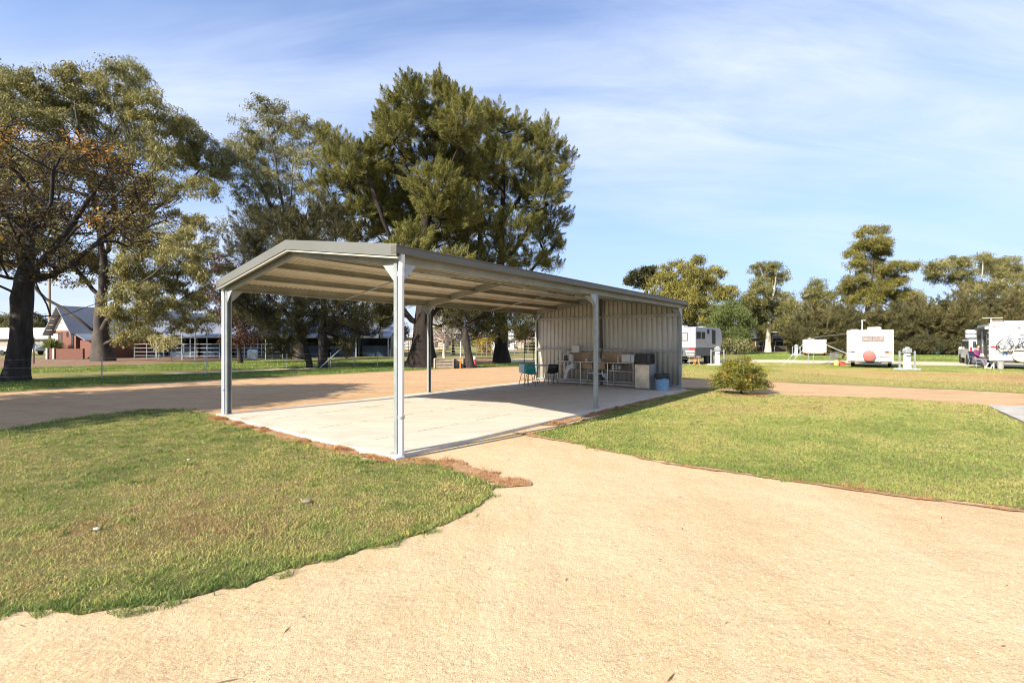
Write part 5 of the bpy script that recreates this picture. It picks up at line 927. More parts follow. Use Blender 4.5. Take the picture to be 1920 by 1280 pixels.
for dy_ in (-0.07, 0.07): m.ball((-0.02, 0.50 + dy_, 0.99), 0.06, (0.15, 1, 1), 10); m.box((-0.02, 0.50 + dy_ * 1.1, 0.90), (0.01, 0.07, 0.10))
m.build('decal', M['bluep'], cc)
pts = [(-0.01, 0.36 - 0.05 * i, 2.42 + (0.04 if i % 2 else -0.03) * (1 if i % 3 else 0.5)) for i in range(18)]; MB().tube(pts, 0.012, 5).build('decal', M['dark'], cc)
MB().box((-0.01, -0.12, 2.58), (0.03, 0.1, 0.08)).build('camera_box', M['dark'], cc); MB().box((-0.01, 0.98, 2.66), (0.03, 0.12, 0.03)).build('marker_light', M['redl'], cc); MB().box((-0.01, 1.0, 0.80), (0.03, 0.1, 0.03)).build('marker_light', M['dark'], cc)
m = MB().lathe([(0.40, -0.12), (0.43, -0.08), (0.43, 0.08), (0.36, 0.13), (0.0, 0.14)], n=28); sp = m.build('spare_wheel_cover', M['beige'], cc, smooth=True, loc=(-0.18, -0.22, 0.92)); sp.rotation_euler = (0, R(-90), 0)
MB().box((-0.34, -0.22, 1.0), (0.02, 0.42, 0.26)).build('cover_badge', M['galv'], cc)
MB().box((1.0, -0.1, 2.94), (1.0, 1.2, 0.20)).build('roof_hatch', M['car_white'], cc, bevel=0.07); MB().cyl((0.5, 1.05, 2.8), (0.5, 1.05, 3.22), 0.03).build('antenna_mast', M['white'], cc)
MB().box((0.5, 1.0, 3.24), (0.3, 0.9, 0.03)).build('antenna', M['white'], cc); MB().box((0.9, 0.75, 3.0), (0.3, 0.5, 0.25)).build('roof_box', M['beige'], cc, bevel=0.03)
for x in (2.6, 3.5):
    for s_ in (1, -1): wheel(cc, x, s_ * 0.98, 0.36, 0.22)
for y in (0.98, -0.98): MB().bar((0.12, y, 0), (0.12, y, 0.5), 0.06).build('corner_leg', M['galv'], cc)
MB().tube([(-0.02, 0.9, 1.55), (-0.42, 0.9, 1.55), (-0.42, -0.9, 1.55), (-0.02, -0.9, 1.55)], 0.02, 8).build('bike_rack', M['galv'], cc); MB().box((-0.3, -0.2, 1.22), (0.3, 1.6, 0.03)).build('bike_rack', M['galv'], cc)
bk = empty('bucket', (cc.location[0], cc.location[1], 0), 0, 'grey bin hanging under the rear of the bicycle caravan', 'bin')
pq = Matrix.Rotation(rz, 3, 'Z') @ Vector((-0.25, 0.72, 0)); bk.location = cc.location + pq
MB().lathe([(0.14, 0.04), (0.17, 0.50), (0.18, 0.52)], n=16).build('bucket_body', mat('grey_plastic', (0.32, 0.31, 0.31), 0.5), bk, smooth=True); MB().tube([(0.17, 0, 0.5), (0.1, 0, 0.68), (-0.1, 0, 0.68), (-0.17, 0, 0.5)], 0.01, 6).build('handle', M['galv'], bk)
def bicycle(label, off, fm, seed):
    b = empty('bicycle', cc.location + Matrix.Rotation(rz, 3, 'Z') @ Vector(off), rz - R(90), label, 'bicycle', 'bicycles on the rack')   # local +X runs along the caravan rear
    r = 0.33
    for x in (-0.52, 0.52):
        w0 = MB().tube([(x + r * math.cos(t), 0, r + r * math.sin(t)) for t in [2 * math.pi * q / 28 for q in range(28)]], 0.022, 6, closed=True).build('tyre', M['rubber'], b, smooth=True)
        sm = MB()
        for q in range(9): t = math.pi * q / 9; sm.cyl((x - r * .95 * math.cos(t), 0, r - r * .95 * math.sin(t)), (x + r * .95 * math.cos(t), 0, r + r * .95 * math.sin(t)), 0.0035, n=4)
        sm.cyl((x, -0.04, r), (x, 0.04, r), 0.03); sm.build('spokes', M['galv'], w0)
    m = MB(); bb = (0.05, 0, 0.30); st = (0.18, 0, 0.78); hd = (-0.33, 0, 0.80); hd2 = (-0.37, 0, 0.66)
    for a, c in ((bb, st), (st, hd), (bb, hd2), (hd, hd2)): m.cyl(a, c, 0.018, n=8)
    m.cyl(bb, (0.52, 0, r), 0.012, n=6); m.cyl(st, (0.52, 0, r), 0.010, n=6); m.cyl(hd2, (-0.52, 0, r), 0.016, n=6)
    m.build('bike_frame', fm, b, smooth=True)
    MB().tube([(-0.30, 0, 0.8), (-0.30, 0, 0.95)], 0.014, 8).build('stem', M['galv'], b); MB().tube([(-0.24, -0.27, 0.98), (-0.31, -0.1, 0.95), (-0.31, 0.1, 0.95), (-0.24, 0.27, 0.98)], 0.013, 8).build('handlebar', M['dark'], b, smooth=True)
    MB().cyl(st, (0.21, 0, 0.90), 0.013).build('seat_post', M['galv'], b); MB().prism([(0.10, -0.02, 0.90), (0.34, -0.08, 0.91), (0.36, 0, 0.91), (0.34, 0.08, 0.91), (0.10, 0.02, 0.90)], (0, 0, 0.05)).build('saddle', M['black'], b, bevel=0.01)
    cr_ = MB().cyl((0.05, -0.05, 0.30), (0.05, -0.035, 0.30), 0.09).build('chainring', M['dark'], b); MB().bar((0.05, -0.07, 0.30), (0.12, -0.07, 0.15), 0.02).build('crank', M['galv'], cr_)
bicycle('white and purple bicycle, outermost on the caravan rack', (-0.42, 0.0, 1.22), mat('lilac_bike_paint', (0.55, 0.50, 0.66), 0.3), 1)
bicycle('dark bicycle on the rack between the lilac one and the caravan', (-0.22, 0.06, 1.10), mat('blue_bike_paint', (0.10, 0.16, 0.24), 0.3), 2)

# four wheel drive ahead of it
loc, rz = frame(34.95, 35.1, 36)
sv = empty('four_wheel_drive', loc, rz, 'white four wheel drive with boxes on its roof beyond the seated person', 'car')
pts = [(0, 0.45), (0, 1.15), (0.12, 1.85), (0.3, 1.92), (2.9, 1.90), (3.6, 1.25), (4.75, 1.12), (4.85, 0.95), (4.85, 0.45)]
MB().prism([(x, -0.94, z) for x, z in pts], (0, 1.88, 0)).build('body', M['car_white'], sv, bevel=0.05)
for s_ in (1, -1):
    for a, b in ((0.25, 1.0), (1.1, 1.95), (2.05, 2.9)): MB().prism([(a, s_ * 0.943, 1.2), (b + (0.35 if b > 2.5 else 0), s_ * 0.943, 1.2), (b, s_ * 0.943, 1.78), (a, s_ * 0.943, 1.78)], (0, s_ * 0.012, 0)).build('side_window', M['glass'], sv)
    MB().box((-0.01, s_ * 0.84, 1.1), (0.04, 0.12, 0.5)).build('tail_light', M['redl'], sv)
    MB().bar((3.1, s_ * 0.98, 1.2), (3.1, s_ * 1.12, 1.25), 0.14, 0.18).build('door_mirror', M['white'], sv)
    for x in (0.95, 3.95): wheel(sv, x, s_ * 0.84, 0.39, 0.25, rim='galv')
MB().box((0.03, 0, 1.5), (0.03, 1.5, 0.5)).build('rear_window', M['glass'], sv); m = MB().lathe([(0.36, -0.1), (0.36, 0.1), (0.1, 0.12)], n=20); q = m.build('spare_wheel', M['rubber'], sv, loc=(-0.12, 0.1, 1.05), smooth=True); q.rotation_euler = (0, R(-90), 0)
MB().box((1.6, 0, 1.98), (2.2, 1.4, 0.05)).build('roof_rack', M['dark'], sv); MB().box((0, 0, 0.5), (0.16, 1.8, 0.16)).build('rear_bumper', M['dark'], sv)
for i, z in enumerate((2.17, 2.50)): tag(MB().box((0, 0, 0), (0.5, 0.55, 0.28)).build('storage_box', M['white'], loc=Vector(loc) + Matrix.Rotation(rz, 3, 'Z') @ Vector((1.9, 0.62, z + 0.0)), rz=rz, bevel=0.04), ['white box strapped to the roof rack of the four wheel drive, lower of two', 'white box on the roof of the four wheel drive, topmost of its stack'][i], 'box', 'boxes on the roof rack')

# person seated beside the caravan
def skin(name, verts, edges, radii, m, parent, root=0):
    me = bpy.data.meshes.new(name); me.from_pydata(verts, edges, []); me.update(); o = bpy.data.objects.new(name, me); col.objects.link(o); me.materials.append(m)
    s = o.modifiers.new('skin', 'SKIN'); s.use_smooth_shade = True
    for i, v in enumerate(me.skin_vertices[0].data):
        v.radius = (radii[i] if isinstance(radii[i], tuple) else (radii[i], radii[i])); v.use_root = (i == root)
    ss = o.modifiers.new('sub', 'SUBSURF'); ss.levels = 2; ss.render_levels = 2; o.parent = parent; return o
pe = empty('person', (30.3, 31.1, 0), R(12), 'person in purple top and grey trousers sitting beside the bicycle caravan', 'person')
M['skin'] = mat('skin_tone', (0.50, 0.28, 0.19), 0.55, 0, 0.06); M['purple'] = mat('purple_knit', (0.17, 0.03, 0.13), 0.85, 0, 0.15, 8); M['trouser'] = mat('grey_trousers', (0.13, 0.13, 0.16), 0.85, 0, 0.2, 6)
V = [(0, 0.02, 0.60), (0, 0.0, 0.80), (0, -0.02, 1.02), (0, -0.04, 1.20), (0, -0.06, 1.28), (0, -0.08, 1.36), (0, -0.085, 1.44), (0, -0.08, 1.50), (0, -0.18, 1.405)]
Rr = [(0.15, 0.12), (0.14, 0.11), (0.15, 0.11), (0.08, 0.07), 0.05, (0.07, 0.085), (0.08, 0.095), (0.06, 0.07), 0.014]
E_ = [(0, 1), (1, 2), (2, 3), (3, 4), (4, 5), (5, 6), (6, 7), (5, 8)]
for s_ in (-1, 1):
    k = len(V)
    V += [(s_ * 0.10, -0.04, 0.57), (s_ * 0.15, -0.42, 0.56), (s_ * 0.13, -0.50 + s_ * 0.06, 0.12), (s_ * 0.14, -0.64 + s_ * 0.06, 0.05)]; Rr += [0.095, 0.065, 0.042, 0.038]; E_ += [(0, k), (k, k + 1), (k + 1, k + 2), (k + 2, k + 3)]
    k = len(V)
    V += [(s_ * 0.19, -0.03, 1.17), (s_ * 0.28, -0.10, 0.92), (s_ * 0.14, -0.32, 0.80), (s_ * 0.11, -0.37, 0.78)]; Rr += [0.055, 0.042, 0.028, (0.034, 0.018)]; E_ += [(3, k), (k, k + 1), (k + 1, k + 2), (k + 2, k + 3)]
    for q in range(5):
        k2 = len(V); a = (q - 2) * 0.022; L = (0.05, 0.075, 0.082, 0.076, 0.06)[q]
        b0 = (s_ * 0.11 + a, -0.375 if q else -0.35, 0.775); V += [b0, (b0[0] * 0.98 + (0 if q else s_ * -0.02), b0[1] - L * .55, 0.775), (b0[0] * .95 + (0 if q else s_ * -0.03), b0[1] - L * .85, 0.755)]; Rr += [0.009, 0.009, 0.007]; E_ += [(k + 3, k2), (k2, k2 + 1), (k2 + 1, k2 + 2)]
body = skin('body', V, E_, Rr, M['skin'], pe)
skin('sweater', [(0, 0.02, 0.66), (0, 0, 0.80), (0, -0.02, 1.02), (0, -0.03, 1.17), (0, -0.045, 1.23)] + [p for s_ in (-1, 1) for p in ((s_ * 0.19, -0.03, 1.17), (s_ * 0.28, -0.10, 0.92), (s_ * 0.17, -0.27, 0.82))],
     [(0, 1), (1, 2), (2, 3), (3, 4), (3, 5), (5, 6), (6, 7), (3, 8), (8, 9), (9, 10)], [(0.19, 0.15), (0.18, 0.14), (0.19, 0.14), (0.11, 0.09), 0.07, 0.075, 0.062, 0.05, 0.075, 0.062, 0.05], M['purple'], pe)
skin('trousers', [(0, 0.02, 0.62)] + [p for s_ in (-1, 1) for p in ((s_ * 0.10, -0.04, 0.575), (s_ * 0.15, -0.42, 0.565), (s_ * 0.13, -0.50 + s_ * 0.06, 0.16))], [(0, 1), (1, 2), (2, 3), (0, 4), (4, 5), (5, 6)], [(0.165, 0.13), 0.115, 0.085, 0.062, 0.115, 0.085, 0.062], M['trouser'], pe)
skin('hair', [(0, -0.03, 1.42), (0, -0.05, 1.49), (0, -0.08, 1.53), (0, -0.03, 1.36)], [(0, 1), (1, 2), (0, 3)], [(0.088, 0.07), (0.088, 0.08), (0.06, 0.065), (0.07, 0.04)], mat('dark_hair', (0.03, 0.02, 0.015), 0.7), pe)
for s_ in (-1, 1): MB().ball((s_ * 0.028, -0.172, 1.435), 0.009, seg=8).build('eye', M['black'], pe); MB().box((s_ * 0.14, -0.60 + s_ * 0.06, 0.05), (0.10, 0.28, 0.09)).build('shoe', M['white'], pe, bevel=0.03); MB().ball((s_ * 0.083, -0.08, 1.42), 0.02, (0.4, 0.7, 1.2), 8).build('ear', M['skin'], pe)
MB().box((0, -0.168, 1.365), (0.045, 0.012, 0.01)).build('mouth', M['redcover'], pe)
tag(MB().prism([(-0.11, -0.33, 0.79), (0.10, -0.36, 0.79), (0.13, -0.30, 0.95), (-0.08, -0.26, 0.97)], (0, 0.012, 0.005)).build('paper', M['white'], loc=pe.location, rz=R(12)), 'white paper held by the seated person', 'paper')
M['navy2'] = mat('navy_chair_fabric', (0.02, 0.03, 0.07), 0.8)
pc = empty('camp_chair', (30.33, 31.22, 0), R(12), 'dark blue camp chair under the person in purple', 'camp chair')
for sx in (-1, 1):
    MB().tube([(sx * 0.26, 0.24, 0), (sx * 0.26, 0.16, 0.48), (sx * 0.26, 0.26, 1.15)], 0.013, 6).build('leg', M['galv'], pc); MB().tube([(sx * 0.26, -0.26, 0), (sx * 0.26, -0.20, 0.74), (sx * 0.27, 0.18, 0.76)], 0.013, 6).build('leg', M['galv'], pc)
MB().box((0, -0.02, 0.46), (0.50, 0.46, 0.03)).build('seat', M['navy2'], pc); MB().prism([(-0.26, 0.17, 0.50), (0.26, 0.17, 0.50), (0.26, 0.27, 1.12), (-0.26, 0.27, 1.12)], (0, 0.02, 0)).build('backrest', M['navy2'], pc)
fs = empty('footstool', (30.55, 30.3, 0), R(10), 'white folding footstool with splayed legs in front of the seated person', 'footstool')
MB().box((0, 0, 0.38), (0.42, 0.34, 0.05)).build('seat', M['white'], fs, bevel=0.01)
for sx in (-1, 1):
    for sy in (-1, 1): MB().bar((sx * 0.14, sy * 0.13, 0.37), (sx * 0.42, sy * 0.16, 0.0), 0.05, 0.03).build('leg', M['white'], fs)

# power pedestals
def pedestal(x, y, rz, label, s=1.0):
    p = empty('power_pedestal', (x, y, 0), rz, label, 'power pedestal', 'camp power pedestals')
    MB().box((0, 0, 0.05), (1.25, 0.55, 0.1)).build('concrete_base', M['conc'], p, bevel=0.02)
    MB().prism([(-0.16, -0.13, 0.1), (0.16, -0.13, 0.1), (0.12, -0.10, 1.02), (-0.12, -0.10, 1.02)], (0, 0.24, 0)).build('column', mat('pale_grey_column', (0.62, 0.64, 0.66), 0.45, 0, 0.06), p, bevel=0.015)
    hd_ = MB().prism([(-0.17, -0.15, 1.05), (0.17, -0.15, 1.05), (0.19, -0.15, 1.2), (0.14, -0.15, 1.33), (-0.14, -0.15, 1.33), (-0.19, -0.15, 1.2)], (0, 0.3, 0)).build('socket_head', M['galv'], p, bevel=0.02)
    MB().box((0, -0.01, 1.36), (0.16, 0.16, 0.07)).build('cap_light', M['pvc'], hd_, bevel=0.02); MB().box((0, -0.105, 0.86), (0.26, 0.03, 0.05)).build('band', M['dark'], p)
    for a in (-0.07, 0.07): MB().lathe([(0.018, -0.01), (0.018, 0.01)], (a, -0.128, 0.42), 8).build('tap', M['dark'], p)
    for s_ in (-1, 1): MB().bar((s_ * 0.47, 0, 0.1), (s_ * 0.47, 0, 1.16), 0.07).build('guard_post', M['galv'], p)
    MB().bar((-0.47, 0, 1.06), (-0.12, 0, 1.06), 0.035).build('guard_rail', M['galv'], p); MB().bar((0.12, 0, 1.06), (0.47, 0, 1.06), 0.035).build('guard_rail', M['galv'], p)
    return p
a = at(1701, 29.3); pd = pedestal(a.x, a.y, 0, 'power pedestal between guard posts next to the white caravan')
for px, D_, l in ((1345, 35.0, 'power pedestal between guard posts behind the round bush'), (1493, 58.5, 'power pedestal between guard posts beside the box trailer')):
    o = copy_tree(pd); a = at(px, D_); o.location = (a.x, a.y, 0); o['label'] = l
hs = MB().tube([(0.5, 0, 0.02), (1.2, -0.2, 0.02), (2.4, 0.1, 0.02), (4.2, -0.5, 0.02), (7.0, -0.2, 0.02)], 0.015, 6).build('hose', mat('green_hose', (0.12, 0.28, 0.20), 0.5)); hs.location = at(1701, 29.3); tag(hs, 'green hose lying on the grass right of the power pedestal', 'hose')
st = empty('camp_stool', at(1306, 35.2), 0, 'orange camp stool beside the off-road caravan', 'stool')
MB().box((0, 0, 0.5), (0.3, 0.3, 0.03)).build('seat', M['orange'], st)
for sx in (-1, 1):
    for sy in (-1, 1): MB().bar((sx * 0.05, sy * 0.05, 0.49), (sx * 0.2, sy * 0.17, 0), 0.035).build('leg', M['orange'], st)
tb2 = empty('camp_table', at(1301, 35.8), 0, 'little white topped camp table next to the orange stool', 'table')
MB().box((0, 0, 0.62), (0.9, 0.4, 0.03)).build('table_top', M['white'], tb2)
for sx in (-1, 1): MB().bar((sx * 0.35, 0, 0), (sx * 0.35, 0, 0.6), 0.03).build('leg', M['galv'], tb2)

# brick house and fences on that side
hx = at(1478, 88)
ho = empty('brick_house', hx, R(-8), 'low brick house with a dark roof under the white trunked gum', 'house')
MB().box((0, 3, 1.2), (15, 6, 2.4)).build('wall', M['brick'], ho); rf = MB().prism([(-8, -0.8, 2.3), (-8, 3, 5.0), (-8, 6.8, 2.3)], (16, 0, 0)).build('roof', mat('dark_tile_roof', (0.07, 0.08, 0.09), 0.7), ho)
for x in (-5, -1.5, 3, 6): f = MB().box((x, -0.03, 1.4), (1.5, 0.08, 1.1)).build('window', M['white'], ho); MB().box((x, -0.08, 1.4), (1.3, 0.04, 0.9)).build('pane', M['glass'], f)
mf = empty('mesh_fence', at(1775, 63), R(-3), 'green shade cloth fence in front of the casuarina row', 'fence')
M['gmesh'] = mat('green_shade_cloth', (0.012, 0.065, 0.048), 0.8, 0, 0.3, 1.5)
m = MB(); n_ = 60
vs = [[m.bm.verts.new((-4.5 + 12 * i / n_, 0.06 * math.sin(i * 1.7) + 0.03 * math.sin(i * .6), z)) for i in range(n_ + 1)] for z in (0.05, 1.0, 1.75)]
for j in range(2):
    for i in range(n_): m.bm.faces.new((vs[j][i], vs[j][i + 1], vs[j + 1][i + 1], vs[j + 1][i]))
m.build('mesh_panel', M['gmesh'], mf)
for i in range(5): MB().cyl((-4.5 + 3 * i, 0.12, 0), (-4.5 + 3 * i, 0.12, 1.85), 0.035).build('fence_post', M['galv'], mf)
def wire_fence(name, label, pts, hgt, nw, pm, rp=0.03, wires=True, cat='fence', rail=0.0):
    r_ = empty(name, (0, 0, 0), 0, label, cat); r_.location = pts[0]
    p0 = Vector(pts[0])
    for i, p in enumerate(pts): MB().cyl(Vector(p) - p0, Vector(p) - p0 + Vector((0, 0, hgt)), rp, n=8).build('fence_post', pm, r_, smooth=True)
    if nw:
        for k in range(nw):
            z = hgt * (0.25 + 0.7 * k / max(1, nw - 1)); m = MB()
            for a, b in zip(pts, pts[1:]): m.cyl(Vector(a) - p0 + Vector((0, 0, z)), Vector(b) - p0 + Vector((0, 0, z)), rail or 0.004, n=5)
            m.build('rail' if rail else 'wire', pm, r_)
    return r_
wire_fence('wire_fence', 'thin steel post and wire fence along the grass by the left track', [G(-150, 724), G(191, 711.5), G(388, 702), G(538, 694.5), G(620, 690.5)] and [(*G(-150, 724), 0), (*G(191, 711.5), 0), (*G(388, 702), 0), (*G(538, 694.5), 0), (*G(620, 690.5), 0), (*G(664, 688.5), 0), (*G(708, 687), 0)], 1.02, 3, M['galv'], 0.022)
wire_fence('wire_fence', 'dark post and wire fence between the casuarinas and the back wall', [(*G(983, 681), 0), (*G(1000, 676), 0), (*G(1015, 672), 0)], 1.5, 3, M['dark'], 0.03)
wire_fence('wire_fence', 'low wire fence before the brick house', [(*at(1430 + 22 * i, 72)[:2], 0) for i in range(6)], 1.1, 3, M['galv'], 0.03)
wire_fence('goal_frame', 'tall thin steel pole frame between the dark elm and the brick stable', [(*G(63, 682), 0), (*G(63.5, 682), 0)], 2.05 * 1.0, 0, M['dark'], 0.045, cat='pole')
wire_fence('steel_pole', 'lone slim steel pole before the broad gum trunk', [(*G(193, 674), 0)], 1.9, 0, M['galv'], 0.05, cat='pole')
lp = MB().cyl((0, 0, 0), (1.35, 0.4, 1.35), 0.03).build('leaning_pole', M['galv']); lp.location = at(598, 30.5); tag(lp, 'silver pole leaning by the low dark casuarinas', 'pole')

# ------------------------------------------------------------------ the stables on the other side of the road
gx = at(123, 50)
bs = empty('brick_stable', gx, R(90 - 24), 'brick gabled stable end with blue grey roof beside the broad gum', 'stable')
L_, W_ = 14.0, 4.4
M['palewall'] = mat('cream_gable_boards', (0.66, 0.60, 0.52), 0.7, 0, 0.12, 2)
MB().box((L_ / 2, 0.2, 1.45), (L_, W_, 2.9)).build('wall', M['brick'], bs)
MB().prism([(-0.02, -2.0, 2.9), (-0.02, 2.4, 2.9), (-0.02, 0.2, 5.3)], (0.3, 0, 0)).build('gable', M['palewall'], bs)
rf = MB(); rf.prism([(-0.7, -2.6, 2.55), (-0.7, 0.2, 5.5), (-0.7, 3.0, 2.55), (-0.7, 3.0, 2.4), (-0.7, 0.2, 5.35), (-0.7, -2.6, 2.4)], (L_ + 1.2, 0, 0)); rfo = rf.build('roof', M['blue_roof'], bs)
rf = MB(); rf.prism([(-0.3, -2.4, 2.62), (-0.3, -4.4, 1.9), (-0.3, -4.4, 1.8), (-0.3, -2.4, 2.5)], (L_, 0, 0)); rf.build('lean_to_roof', M['blue_roof'], bs)
MB().box((L_ / 2, -3.1, 0.95), (L_ - 0.6, 2.2, 1.9)).build('lean_to', M['brick'], bs)
MB().box((-0.03, 1.9, 1.4), (0.06, 0.9, 2.4)).build('door', M['white'], bs); MB().box((-0.03, 0.9, 1.4), (0.05, 0.5, 2.6)).build('shutter', M['dark'], bs); MB().box((-0.03, -1.4, 1.3), (0.05, 0.35, 2.6)).build('opening', M['black'], bs); MB().box((-0.03, -0.4, 2.5), (0.05, 0.3, 0.5)).build('vent', M['black'], bs)
for z in (2.95, 3.5, 4.1): MB().bar((-0.6, 2.4 - (z - 2.9) * .9, z), (-0.6, 1.2 - (z - 2.9) * .35, z), 0.06).build('barge_slat', M['timber'], bs)
bw = empty('brick_wall', at(92, 47.5), R(2), 'low red brick wall with pale end piers before the stable', 'wall')
MB().box((1.7, 0, 0.52), (3.3, 0.25, 1.04)).build('brickwork', M['brick'], bw); 
for x in (-0.05, 0.6): MB().box((x, -0.08, 0.55), (0.16, 0.3, 1.1)).build('pier', M['conc'], bw)
x0, x1 = at(225, 52).x, at(735, 58).x
ls = empty('long_stable', (x0, 52, 0), R(4), 'long low stable with blue grey roof and dark open stalls', 'stable')
LS = 29.0
MB().prism([(0, -0.2, 2.30), (0, 1.8, 2.75), (0, 5.0, 4.25), (0, 8.5, 2.6), (0, 8.5, 2.5), (0, 5, 4.1), (0, 1.8, 2.62), (0, -0.2, 2.2)], (LS, 0, 0)).build('roof', M['blue_roof'], ls)
MB().box((LS / 2, -0.22, 2.24), (LS, 0.05, 0.16)).build('fascia_board', M['galv'], ls); MB().box((LS / 2, 6.0, 1.2), (LS, 0.2, 2.4)).build('back_wall', M['dark'], ls)
for i in range(9): MB().box((0.2 + i * (LS - 0.4) / 8, 3.6, 1.2), (0.15, 4.8, 2.5)).build('stall_partition', M['dark'], ls); MB().bar((0.2 + i * (LS - 0.4) / 8, 0, 0), (0.2 + i * (LS - 0.4) / 8, 0, 2.25), 0.10).build('verandah_post', M['galv'], ls)
M['navy'] = mat('dark_blue_stall_sheet', (0.02, 0.05, 0.10), 0.5, 0, 0.2, 1)
for i in range(8): MB().box((0.2 + (i + .5) * (LS - 0.4) / 8, 1.6, 0.65), (3.0, 0.08, 1.3)).build('stall_gate', M['navy'], ls)
def rails(label, a, b, hgt, n, npost, m_, r=0.028, grp=None, cat='fence'):
    a, b = Vector(a), Vector(b); o = empty('rail_fence', a, 0, label, cat, grp); d = b - a
    for i in range(npost): MB().cyl(d * (i / (npost - 1)), d * (i / (npost - 1)) + Vector((0, 0, hgt + 0.08)), r * 1.3, n=8).build('fence_post', m_, o, smooth=True)
    for k in range(n): z = hgt * (k + 1) / n; MB().cyl(Vector((0, 0, z)), d + Vector((0, 0, z)), r, n=6).build('rail', m_, o, smooth=True)
    return o
rails('steel pipe rails of the stable yard just past the broad gum', (*at(252, 47)[:2], 0), (*at(345, 46.5)[:2], 0), 1.5, 4, 5, M['galv'])
rails('steel pipe rails of the stable yard left of the corner post', (*at(343, 46)[:2], 0), (*at(412, 46)[:2], 0), 1.5, 4, 4, M['galv'])
rails('steel pipe rails of the stable yard behind the rust brown shrub', (*at(430, 46)[:2], 0), (*at(530, 46.5)[:2], 0), 1.5, 4, 6, M['galv'])
for px, hh in ((341, 2.7), (366, 2.6), (373, 2.3), (388, 2.6), (395, 3.0), (457, 2.6), (498, 2.7)):
    pass
tp = [(341, 'first'), (366, 'second'), (388, 'third'), (458, 'fourth'), (498, 'fifth')]
for px, l in tp: tag(MB().cyl((0, 0, 0), (0, 0, 2.75), 0.045, n=8).build('yard_pole', M['galv'], smooth=True, loc=at(px, 45)), f'tall thin steel pole standing in the stable yard, {l} from the broad gum', 'pole', 'tall poles in the stable yard')
hb = empty('wrapped_bale', at(473, 45.5), 0, 'white wrapped feed bag against the stable yard rails', 'bag'); MB().box((0, 0, 0.5), (0.9, 0.5, 1.0)).build('bag_body', mat('white_blue_wrap', (0.55, 0.60, 0.66), 0.6, 0, 0.3, 3), hb, bevel=0.2)

# white shed, pickup, power pole, grass tree
wsx = at(-60, 78)
ws = empty('farm_shed', wsx, R(0), 'long white farm shed behind the parked pickup', 'shed')
MB().box((8.4, 2.5, 1.15), (16.8, 5, 2.3)).build('wall', mat('brown_grey_cladding', (0.33, 0.28, 0.24), 0.7), ws); MB().prism([(-0.4, -0.6, 2.3), (-0.4, 2.5, 4.1), (-0.4, 5.6, 2.3), (-0.4, 5.6, 2.2), (-0.4, -0.6, 2.2)], (17.6, 0, 0)).build('roof', mat('pale_shed_roof', (0.60, 0.60, 0.64), 0.5), ws)
for x in (4.0, 13.0): MB().box((x, -0.03, 1.1), (2.2, 0.08, 1.9)).build('roller_door', mat('pale_door', (0.42, 0.46, 0.48), 0.5), ws)
loc = at(79, 62)
ut = empty('pickup_truck', loc, R(180), 'white pickup truck parked beyond the dark elm trunk', 'car')
pts = [(0, 0.5), (0.02, 0.95), (0.3, 1.06), (1.3, 1.16), (1.9, 1.72), (3.2, 1.76), (3.45, 1.15), (5.4, 1.15), (5.45, 0.5)]
MB().prism([(x, -0.9, z) for x, z in pts], (0, 1.8, 0)).build('body', M['car_white'], ut, bevel=0.05)
for s_ in (1, -1):
    MB().prism([(1.55, s_ * 0.905, 1.2), (3.2, s_ * 0.905, 1.2), (3.1, s_ * 0.905, 1.64), (1.98, s_ * 0.905, 1.64)], (0, s_ * 0.012, 0)).build('side_window', M['glass'], ut)
    for x in (1.0, 4.3): wheel(ut, x, s_ * 0.82, 0.36, 0.22, rim='galv')
    MB().box((0.0, s_ * 0.7, 0.85), (0.06, 0.3, 0.14)).build('headlight', M['pvc'], ut)
MB().box((0.0, 0, 0.58), (0.12, 1.7, 0.16)).build('bumper', M['dark'], ut); MB().box((4.45, 0, 1.165), (1.8, 1.5, 0.02)).build('tray_floor', M['dark'], ut)
pp = empty('power_pole', at(93, 60), 0, 'brown timber power pole between the elm and the stable', 'pole')
MB().cyl((0, 0, 0), (0, 0, 11), 0.17, 0.12, 10).build('pole_shaft', M['timber'], pp, smooth=True); MB().box((0, 0, 10.4), (2.0, 0.12, 0.12)).build('crossarm', M['timber'], pp)
gt = empty('grass_tree', at(97, 48.5), 0, 'spiky yellow green grass tree at the end of the brick wall', 'plant')
rs_ = np.random.RandomState(5); n = 500; th = rs_.uniform(0, 2 * np.pi, n); el = rs_.uniform(0.1, 1.45, n); d = np.c_[np.cos(th) * np.cos(el), np.sin(th) * np.cos(el), np.sin(el)]; c = np.array([0, 0, 0.9 ]) + d * 0.65; c[:, 2] *= 1.05
mesh_np('leaves', leaf_quads(c, d, rs_.normal(size=(n, 3)), np.full(n, 1.25), np.full(n, 0.05)).reshape(-1, 3), np.arange(n * 4).reshape(-1, 4), M['willow'], gt, tint=rs_.uniform(0.4, 1, n)); MB().cyl((0, 0, 0), (0, 0, 0.95), 0.14, 0.16).build('stem', M['bark_dark'], gt, smooth=True)

